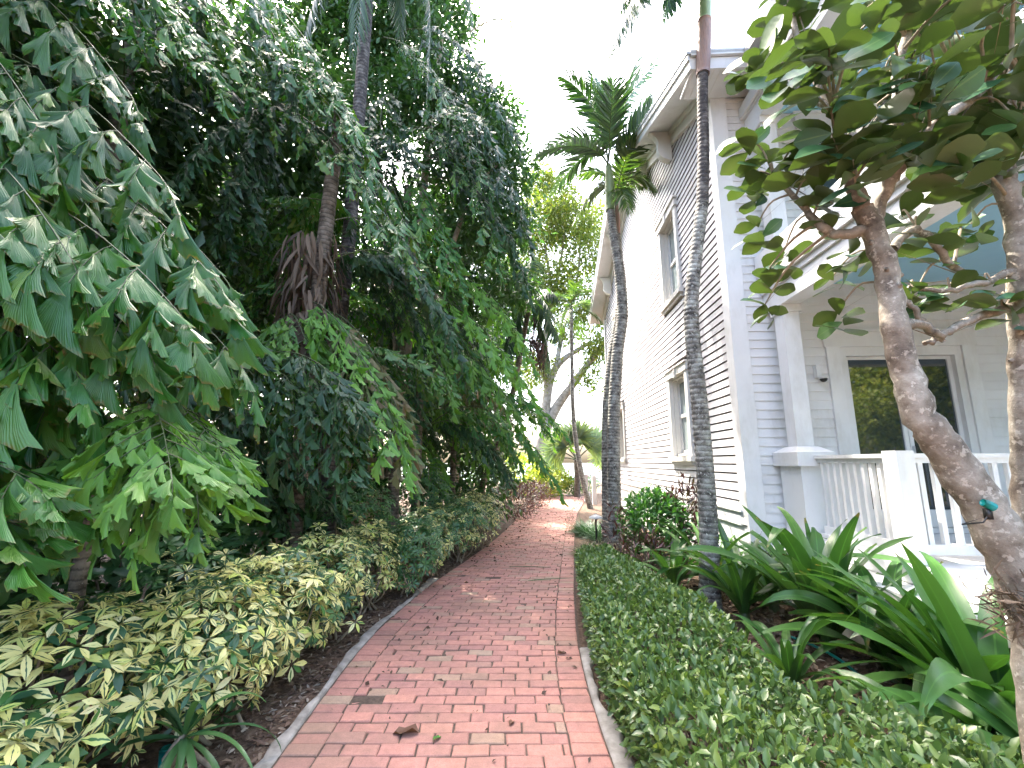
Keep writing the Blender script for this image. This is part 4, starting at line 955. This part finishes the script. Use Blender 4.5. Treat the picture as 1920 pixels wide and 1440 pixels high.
bush('round_bush',3.05,22.3,.62,.85,1300,.1,'rounded dark green bush at the foot of the fan palm','bush')
bush('round_bush',3.9,23.5,.7,.9,1200,.1,'light green bush right of the fan palm trunk','bush')
def near(px,Y): return W(px,866,Y)[0]
bush('croton_bush',near(1222,7.6),7.6,.54,1.12,2600,.105,'fresh green leafy bush between the twin palms and the wall','bush',tpl=leaf_t(.4,3,'oval',.3,.35))
bush('purple_croton',near(1275,7.4),7.45,.36,1.35,520,.13,'upright purple croton under the lower window','purple',tpl=LANCE)
bush('purple_croton',near(1150,7.3),7.3,.2,1.0,160,.12,'small purple croton at the foot of the twin palms','purple',tpl=LANCE)
bush('purple_croton',near(1200,6.5),6.5,.4,.62,420,.11,'low reddish croton in front of the fresh green bush','purple',tpl=LANCE)
for (x,y,r,h,lab) in ((-3.6,1.2,.8,1.3,'dark undergrowth shrub filling the shade below the nearest palm'),(-3.7,2.6,.8,1.5,'dark undergrowth shrub behind the palest variegated schefflera'),(-3.4,4.0,.8,1.6,'dark undergrowth shrub behind the middle of the yellow row'),(-3.1,5.3,.7,1.6,'dark undergrowth shrub beside the ringed fishtail trunk'),(-5.2,1.8,1.0,2.2,'large dark shrub deep behind the nearest palm'),(-5.0,4.6,1.0,2.2,'large dark shrub deep behind the ringed fishtail trunk')):
    bush('undergrowth_shrub',x,y,r,h,1500,.15,lab,'dkbush',group='dark shrubs in the shade behind the schefflera row')
def grass(name,x,y,r,n,L,label,mat,cat='grass'):
    mb=MB(); a=rng.random(n)*6.283; q=np.sqrt(rng.random(n))*r; P=np.stack([q*np.cos(a),q*np.sin(a)*1.3,np.zeros(n)],1)
    D=np.stack([np.cos(a)*.55,np.sin(a)*.55,np.ones(n)*.9],1)+rv(n)*.35
    mb.inst(leaf_t(.05,5,'strip',.5,.75),frames(P,D,np.stack([-np.cos(a)*.2,-np.sin(a)*.2,np.ones(n)],1)+rv(n)*.2,L*(.6+.6*rng.random(n))))
    o=mb.build(name,M[mat]); o.location=(x,y,-.03); tag(o,label,cat)
grass('grass_clump',near(1112,10.6),10.4,.42,1500,.34,'dark green lily turf clump beside the garden lamp','mondo')
grass('grass_clump',near(1140,9.6),9.5,.35,900,.32,'smaller lily turf clump at the foot of the twin palms','mondo')
grass('grass_clump',near(1115,8.2),8.0,.35,1000,.26,'dry brownish grass clump at the end of the clipped hedge','drygrass')
grass('grass_clump',near(1150,7.6),7.3,.32,700,.26,'second tuft of dry brown grass, closer to the crotons','drygrass')

# clipped hedge
hx0=lambda y: float(rx_(y))+.06+.25*max(0,1.0-(y-1.2)*.55)**2*.3
def hx1(y): return float(np.interp(y,[1.2,2.0,2.6,3.2,4.0,5.0,6.2],[2.35,1.95,1.5,1.55,1.6,1.5,1.35]))
e=empty('clipped_hedge',(1.1,3.5,-.03),'low clipped green hedge with small oval leaves along the right of the path','hedge'); o=np.array([1.1,3.5,-.03])
Pn=[];Dn=[]
def hh(x,y): return .49+.03*math.sin(x*5+y*2)+.025*math.sin(y*4.1)+.02*math.sin(x*9-y*3)
while len(Pn)<22000:
    yv=1.15+rng.random()**1.15*5.1; x0,x1=hx0(yv),hx1(yv); xx=x0+(x1-x0)*rng.random()
    if rng.random()<.70:
        ed=min((xx-x0),(x1-xx),.14)/.14; zt=hh(xx,yv)*(.86+.14*math.sin(min(1,max(0,ed))*1.57)); Pn.append((xx,yv,zt-abs(rng.normal())*.075+.015)); Dn.append((0,-.15,.8))
    else:
        zz=.04+rng.random()*.38; s=rng.random()<.8
        Pn.append(((x0 if s else x1)+abs(rng.normal())*.05*(1 if s else -1)+ .05*(1-zz/.4)*(1 if s else -1),yv,zz)); Dn.append((-.7 if s else .7,-.1,.4))
Pn=np.array(Pn);Dn=np.array(Dn);k=len(Pn); mb=MB()
mb.inst(leaf_t(.48,3,'oval',.35,.25),frames(Pn,Dn+rv(k)*.6,Dn*.8+rv(k)*.6+np.array([0,0,.4]),.033+.033*rng.random(k)))
mb.build('foliage',M['hedge'],e,origin=o)
mb=MB()
for i in range(260):
    yv=1.2+rng.random()*4.9; xx=hx0(yv)+.08+(hx1(yv)-hx0(yv)-.16)*rng.random(); q=np.array([xx+rng.normal()*.06,yv+rng.normal()*.06,.36])
    mb.tube([(xx,yv,-.03),((xx+q[0])/2+.02,(yv+q[1])/2,.2),q],[.006,.005,.003],4)
mb.build('stem',M['twig'],e,origin=o)

# ------------------------------------------------------------------ strap leaved lilies
def strap_leaf(mb,base,az,el,L,wd,bend,twist=0,mi=0,kink=None,nseg=14):
    p=np.array(base,float); hd=np.array([math.cos(az),math.sin(az),0]); sd_=np.array([-hd[1],hd[0],0]); a=el; v=[];u=[];f=[]
    st=L/nseg; ph=rng.random()*6
    for i in range(nseg+1):
        t=i/nseg
        w_=wd*.5*min(1,.42+t*2.2)*(1-max(0,(t-.45)/.55)**1.8*.98)
        d=hd*math.cos(a)+np.array([0,0,1])*math.sin(a); nn=-hd*math.sin(a)+np.array([0,0,1])*math.cos(a)
        tw=twist*t; s2=sd_*math.cos(tw)+nn*math.sin(tw); n2=nn*math.cos(tw)-sd_*math.sin(tw)
        cup=.55-.35*t; wv=.06*wd*math.sin(t*11+ph)
        v+=[p-s2*w_+n2*(w_*cup+wv),p,p+s2*w_+n2*(w_*cup-wv)]; u+=[(0,t),(.5,t),(1,t)]
        p=p+d*st; b=bend*(.3+1.6*t)
        if kink and abs(t-kink)<.5/nseg: b+=12
        a-=b*st
    for i in range(nseg): q=i*3; f+=[(q,q+1,q+4,q+3),(q+1,q+2,q+5,q+4)]
    mb.add(v,f,u,mi)
def lily(x,y,n,L,wd,label,azr=(0,6.283),el=(.5,1.35),z0=-.03,seed=0,bend=(.6,1.9)):
    e=empty('strap_lily',(x,y,z0),label,'plant','strap leaved lilies before the porch')
    mb=MB(); 
    for i in range(n):
        az=azr[0]+(azr[1]-azr[0])*(i+rng.random()*.7)/n; r=.03+.03*rng.random(); elv=rng.uniform(*el)
        strap_leaf(mb,(math.cos(az)*r,math.sin(az)*r,.05+.15*rng.random()),az,elv,L*rng.uniform(.7,1.1),wd*rng.uniform(.8,1.15),rng.uniform(*bend)/max(.5,L),rng.normal()*.5,0,kink=rng.uniform(.5,.8) if rng.random()<.25 else None)
    mb.build('foliage',M['crinum'],e); st=MB(); st.tube([(0,0,0),(0,0,.12),(0,0,.3)],[.055,.05,.03],9); st.build('stem',M['stem'],e)
q=G(1485,1300); lily(q[0],q[1],20,.72,.07,'small bright strap lily in the open mulch behind the clipped hedge',el=(.5,1.4))
lily(2.75,4.15,30,1.3,.15,'big strap lily with tall broad leaves before the porch railing',el=(.75,1.5),bend=(.3,1.4))
lily(2.95,3.1,26,1.15,.14,'nearest strap lily with broad leaves sweeping left from the leaning trunk',azr=(1.7,5.2),el=(.35,1.2),bend=(.5,1.5))
lily(2.9,3.65,22,1.05,.13,'strap lily with arching leaves between the leaning trunk and the porch ledge',el=(.5,1.3))
lily(2.42,4.9,22,1.05,.10,'strap lily with a browned kinked leaf right of the tall curved palm',el=(.5,1.3))
lily(2.62,6.1,26,1.15,.10,'strap lily spreading low behind the tall curved palm',el=(.35,1.25))
lily(2.05,5.9,18,.95,.09,'strap lily reaching towards the path left of the tall curved palm',el=(.25,1.1))
lily(2.3,2.5,18,.8,.12,'low dark strap lily at the lower right under the leaning trunk',el=(.2,.9),azr=(.5,5.6))
lily(2.9,5.2,20,1.05,.10,'strap lily tucked under the ledge below the porch pedestal',el=(.5,1.35))
# seedling with long strap leaves on the left
lily(2.72,2.72,24,1.25,.15,'strap lily with the broadest leaves, crowding the leaning trunk',el=(.6,1.4),bend=(.4,1.5))
lily(2.45,2.1,16,.9,.13,'low strap lily at the very right edge of the picture below the trunk',el=(.3,1.1))
q=(-1.70,2.55); 
e=empty('strap_seedling',(q[0],q[1],-.03),'dark green spiky palm seedling under the yellow shrubs at lower left','plant'); mb=MB()
for i in range(26):
    az=rng.random()*6.283; strap_leaf(mb,(0,0,.22),az,rng.uniform(-.2,1.2),rng.uniform(.35,.6),.035,rng.uniform(2,4.5),rng.normal()*.4)
mb.build('foliage',M['dkbush'],e); st=MB()
for i in range(5): st.tube(smooth_pts([(rng.normal()*.14,rng.normal()*.1,0),(rng.normal()*.05,rng.normal()*.05,.12),(0,0,.24)],6),.013,6)
st.build('stem',M['twig'],e)

# ------------------------------------------------------------------ paddle leaved trees at right
PAD=leaf_t(.66,6,'paddle',.10,.12); PAD2=leaf_t(.58,6,'paddle',.3,.28)
TY=1.75
def wp(px,py,dy=0): return W(px,py,TY+dy)
def paddle_tree(label,base,limbs,clusters,nrand,region,bark='bark_tree',size=.175):
    e=empty('paddle_tree',base,label,'tree','paddle leaved trees by the porch'); o=np.array(base,float); allp=[]
    t=MB(); first=True; br=None
    for pts,r in limbs:
        P=smooth_pts(pts,max(8,len(pts)*5)); rr=np.interp(np.linspace(0,1,len(P)),np.linspace(0,1,len(r)),r)*(1+rng.normal(size=len(P))*.035)
        P=P+rng.normal(size=P.shape)*.0035
        m=MB(); m.tube(P,rr,14 if first else 9)
        if first:
            for _ in range(9):
                i=rng.integers(3,len(P)-2); d=nrm(np.array([rng.normal(),-abs(rng.normal())*.6,rng.normal()*.4])); m.tube([P[i]+d*rr[i]*.6,P[i]+d*rr[i]*1.12,P[i]+d*rr[i]*1.25],[rr[i]*.34,rr[i]*.24,rr[i]*.12],7)
        m.build('trunk' if first else 'branch',M[bark],e,origin=o); first=False; allp.append(P)
    AP=np.concatenate(allp)
    cs=list(clusters)
    for _ in range(nrand):
        (x0,x1,y0,y1,d0,d1)=region[rng.integers(len(region))]; cs.append((rng.uniform(x0,x1),rng.uniform(y0,y1),rng.uniform(d0,d1)))
    lm=MB(); tw=MB()
    for (px,py,dy) in cs:
        c=wp(px,py,dy); i=np.argmin(((AP-c)**2).sum(1)); a=AP[i]; L=np.linalg.norm(c-a)
        mid=(a+c)/2+rng.normal(size=3)*.05*min(1,L)+np.array([0,0,.05]); Q=smooth_pts([a,mid,c],8); tw.tube(Q,np.linspace(.009 if L>.3 else .006,.0035,8),5)
        ax=nrm(Q[-1]-Q[-3]+np.array([0,0,.25])); n=int(rng.integers(5,9))
        for k in range(n):
            a1=k*2.4+rng.random()*.5; s=nrm(np.cross(ax,[.3,.2,1.])); b=np.cross(ax,s); rd=math.cos(a1)*s+math.sin(a1)*b
            d=nrm(rd*.9+ax*.45+np.array([0,0,-.22])+rng.normal(size=3)*.2); back=.02*k
            nn=nrm(ax*.5-rd*.25+np.array([.15,-.55*(1 if rng.random()<.6 else -1),.35])+rng.normal(size=3)*.45)
            lm.inst(PAD if rng.random()<.6 else PAD2,frames(c-ax*back,d,nn,size*rng.uniform(.6,1.1)*(.78 if py>330 else 1)),0)
    lm.build('crown',M['clusia'],e,origin=o); tw.build('twig',M['twig'],e,origin=o); return e
b0=wp(1955,1500); b0[2]=-.03
paddle_tree('leaning mottled trunk with thick round leaves in front of the porch',b0,[
  ([b0,wp(1950,1330),wp(1938,1180),wp(1900,1060),wp(1845,950),wp(1778,850),wp(1728,780),wp(1695,690),wp(1676,600),wp(1662,510),wp(1640,440),wp(1618,390)],[.065,.058,.064,.076,.074,.064,.056,.050,.046,.043,.042,.04]),
  ([wp(1625,400),wp(1600,350),wp(1590,310,.05),wp(1560,200,.1),wp(1500,90,.15),wp(1470,-60,.2)],[.034,.03,.026,.02,.016,.01]),
  ([wp(1640,420),wp(1660,360),wp(1690,310,-.05),wp(1760,230,-.1),wp(1830,180,-.1),wp(1900,100,-.1)],[.032,.027,.024,.02,.018,.012]),
  ([wp(1620,430),wp(1570,440,.05),wp(1530,415,.1),wp(1500,380,.15),wp(1450,330,.2)],[.028,.02,.018,.014,.01]),
  ([wp(1690,610),wp(1730,610,.05),wp(1770,640,.1)],[.025,.018,.01]),
  ([wp(1670,470,.05),wp(1720,430,.1),wp(1780,490,.15),wp(1830,530,.15)],[.02,.018,.016,.01]),
  ([wp(1690,310,-.05),wp(1680,200,0),wp(1700,60,.1),wp(1770,-80,.1)],[.025,.02,.02,.012]),
  ([wp(1560,200,.1),wp(1480,160,.2),wp(1420,110,.3)],[.018,.014,.01])],
  [(1395,255,.25),(1440,300,.2),(1405,345,.3),(1420,420,.3),(1470,470,.35),(1430,520,.4),(1435,570,.4),(1560,520,.3),(1570,585,.25),(1590,470,.15),(1530,340,.1),(1510,290,0),(1560,380,.05),(1600,300,-.2),(1460,120,.1),(1420,100,.2),(1400,130,.3),(1540,80,-.1),(1640,200,-.25),(1560,250,-.2),(1660,260,-.25),(1680,140,-.25),(1750,150,-.3),(1720,420,.1),(1760,470,.15),(1720,540,.2),(1800,430,.3),(1850,330,.2),(1690,400,.2),(1760,560,.3)],
  88,[(1420,1640,-80,200,-.35,.5),(1640,1930,-100,200,-.45,.5),(1600,1930,-60,180,-.3,.6),(1500,1760,150,290,-.3,.4),(1760,1940,160,320,-.2,.5),(1640,1930,-60,200,.2,.9)])
b1=wp(1960,1500,.6); b1[2]=-.03
paddle_tree('second darker paddle leaved tree at the right edge with a forked bare branch',b1,[
  ([b1,wp(1930,1100,.35),wp(1918,900,.3),wp(1914,800,.25),wp(1912,700,.2),wp(1912,600,.15),wp(1915,520,.1),wp(1905,420,.1),wp(1885,340,.1),wp(1880,250,.1),wp(1900,120,.1)],[.06,.05,.042,.04,.04,.042,.045,.045,.042,.035,.03]),
  ([wp(1915,575,.15),wp(1860,585,.15),wp(1800,610,.15),wp(1760,632,.15),wp(1735,643,.15)],[.026,.02,.018,.014,.01]),
  ([wp(1760,630,.15),wp(1730,600,.15),wp(1700,565,.15)],[.013,.012,.011]),
  ([wp(1915,505,.1),wp(1840,530,.12),wp(1760,545,.15),wp(1700,540,.2)],[.022,.016,.011,.008])],
  [(1880,300,.1),(1860,530,.1),(1890,560,.1),(1780,535,.15),(1710,545,.2),(1850,200,.1),(1900,160,.1),(1820,420,.2)],8,[(1780,1930,180,330,-.1,.4)],'bark_tree')
# mossy lump and spotlight on the leaning trunk
mb=MB(); k=260; c=wp(1918,1140,-.06); P=c+rv(k)*np.array([.045,.05,.05]); mb.inst(leaf_t(.12,3,'strip',.4,.4),frames(P,rv(k),rv(k),.035+.045*rng.random(k)))
o_=mb.build('root_clump',M['fibre'],origin=c); tag(o_,'tangled brown air root clump on the lower leaning trunk','root clump')
c=wp(1853,948,-.075); e=empty('tree_spotlight',c,'small teal spotlight strapped to the leaning trunk','spotlight')
mb=MB(); mb.tube([(-.018,0,.012),(.0,0,.004),(.018,0,-.006)],[.013,.015,.016],10); mb.build('lamp_body',M['teal'],e)
mb=MB(); mb.box((-.004,.0,-.05),(.012,.02,-.012)); mb.tube([(0,.01,-.04),(-.03,.0,-.06),(-.09,.02,-.07)],.003,5); mb.build('bracket',M['metal_dark'],e)
# drip hose
mb=MB(); mb.tube(smooth_pts([G(1480,1195),G(1530,1215),G(1575,1240),G(1640,1290),G(1720,1330)],24)+np.array([0,0,.01]),.012,6)
tag(mb.build('drip_hose',M['teal']),'teal irrigation hose lying on the mulch under the strap lilies','hose')
mb=MB(); c=G(310,1428); mb.tube([(0,0,0),(0,0,.05),(0,0,.09)],[.03,.032,.034],12); mb.tube([(0,0,.09),(0,0,.10)],[.026,.026],12)
gl_=mb.build('ground_lamp',M['teal']); gl_.location=(c[0],c[1],-.03); tag(gl_,'small teal lamp half sunk in the mulch at lower left','garden lamp')
# mushroom path light
c=W(1117,966,8.6); e=empty('path_light',(c[0],c[1],-.03),'grey mushroom shaped path light among the grass clumps','garden lamp')
mb=MB(); mb.tube([(0,0,0),(0,0,.2),(0,0,c[2])],[.018,.018,.018],8); mb.build('post',M['metal_dark'],e)
mb=MB(); mb.tube([(0,0,c[2]-.02),(0,0,c[2]),(0,0,c[2]+.03),(0,0,c[2]+.055)],[.125,.12,.06,.012],18); mb.build('cap',M['grey_metal'],e)
# far white stair railing and timber fence
e=empty('stair_railing',(3.4,18.5,0),'white metal stair railing beside the far corner of the house','railing')
def bar(m,a,b,r): m.tube([a,b],[r,r],6)
o=np.array([3.4,18.5,0])
m=MB()
for q in ((1099,935,890,18.6),(1114,940,892,17.2)):
    A=W(q[0],q[1],q[3]);Bq=W(q[0],q[2],q[3]); A[2]=0; mb=MB(); mb.box(tuple(A-o-[.06,.06,0]),tuple(Bq-o+[.06,.06,0])); mb.build('post',M['white'],e,smooth=False)
for nm,(a,b) in (('handrail',((1101,894,18.6),(1137,877,17.8))),('handrail',((1116,898,17.2),(1140,888,16.9))),('mid_rail',((1116,912,17.2),(1140,905,16.9)))):
    m=MB(); bar(m,W(*a)-o,W(*b)-o,.025); m.build(nm,M['grey_metal'],e)
for i in range(7):
    m=MB(); px=1105+i*5; top=W(px,893-i*2.6,18.4-.08*i); bt=top.copy(); bt[2]-=.85; bar(m,top-o,bt-o,.014); m.build('baluster',M['grey_metal'],e)
e=empty('timber_fence',(-2.9,9,0),'pale timber fence glimpsed through the stems behind the left shrubs','fence')
for i in range(30):
    m=MB(); x=-3.6+.02*i; yv=6.5+i*.155; m.box((x+2.9,yv-9,0),(x+2.925,yv-9+.145,1.75)); m.build('board',M['fence'],e,smooth=False)
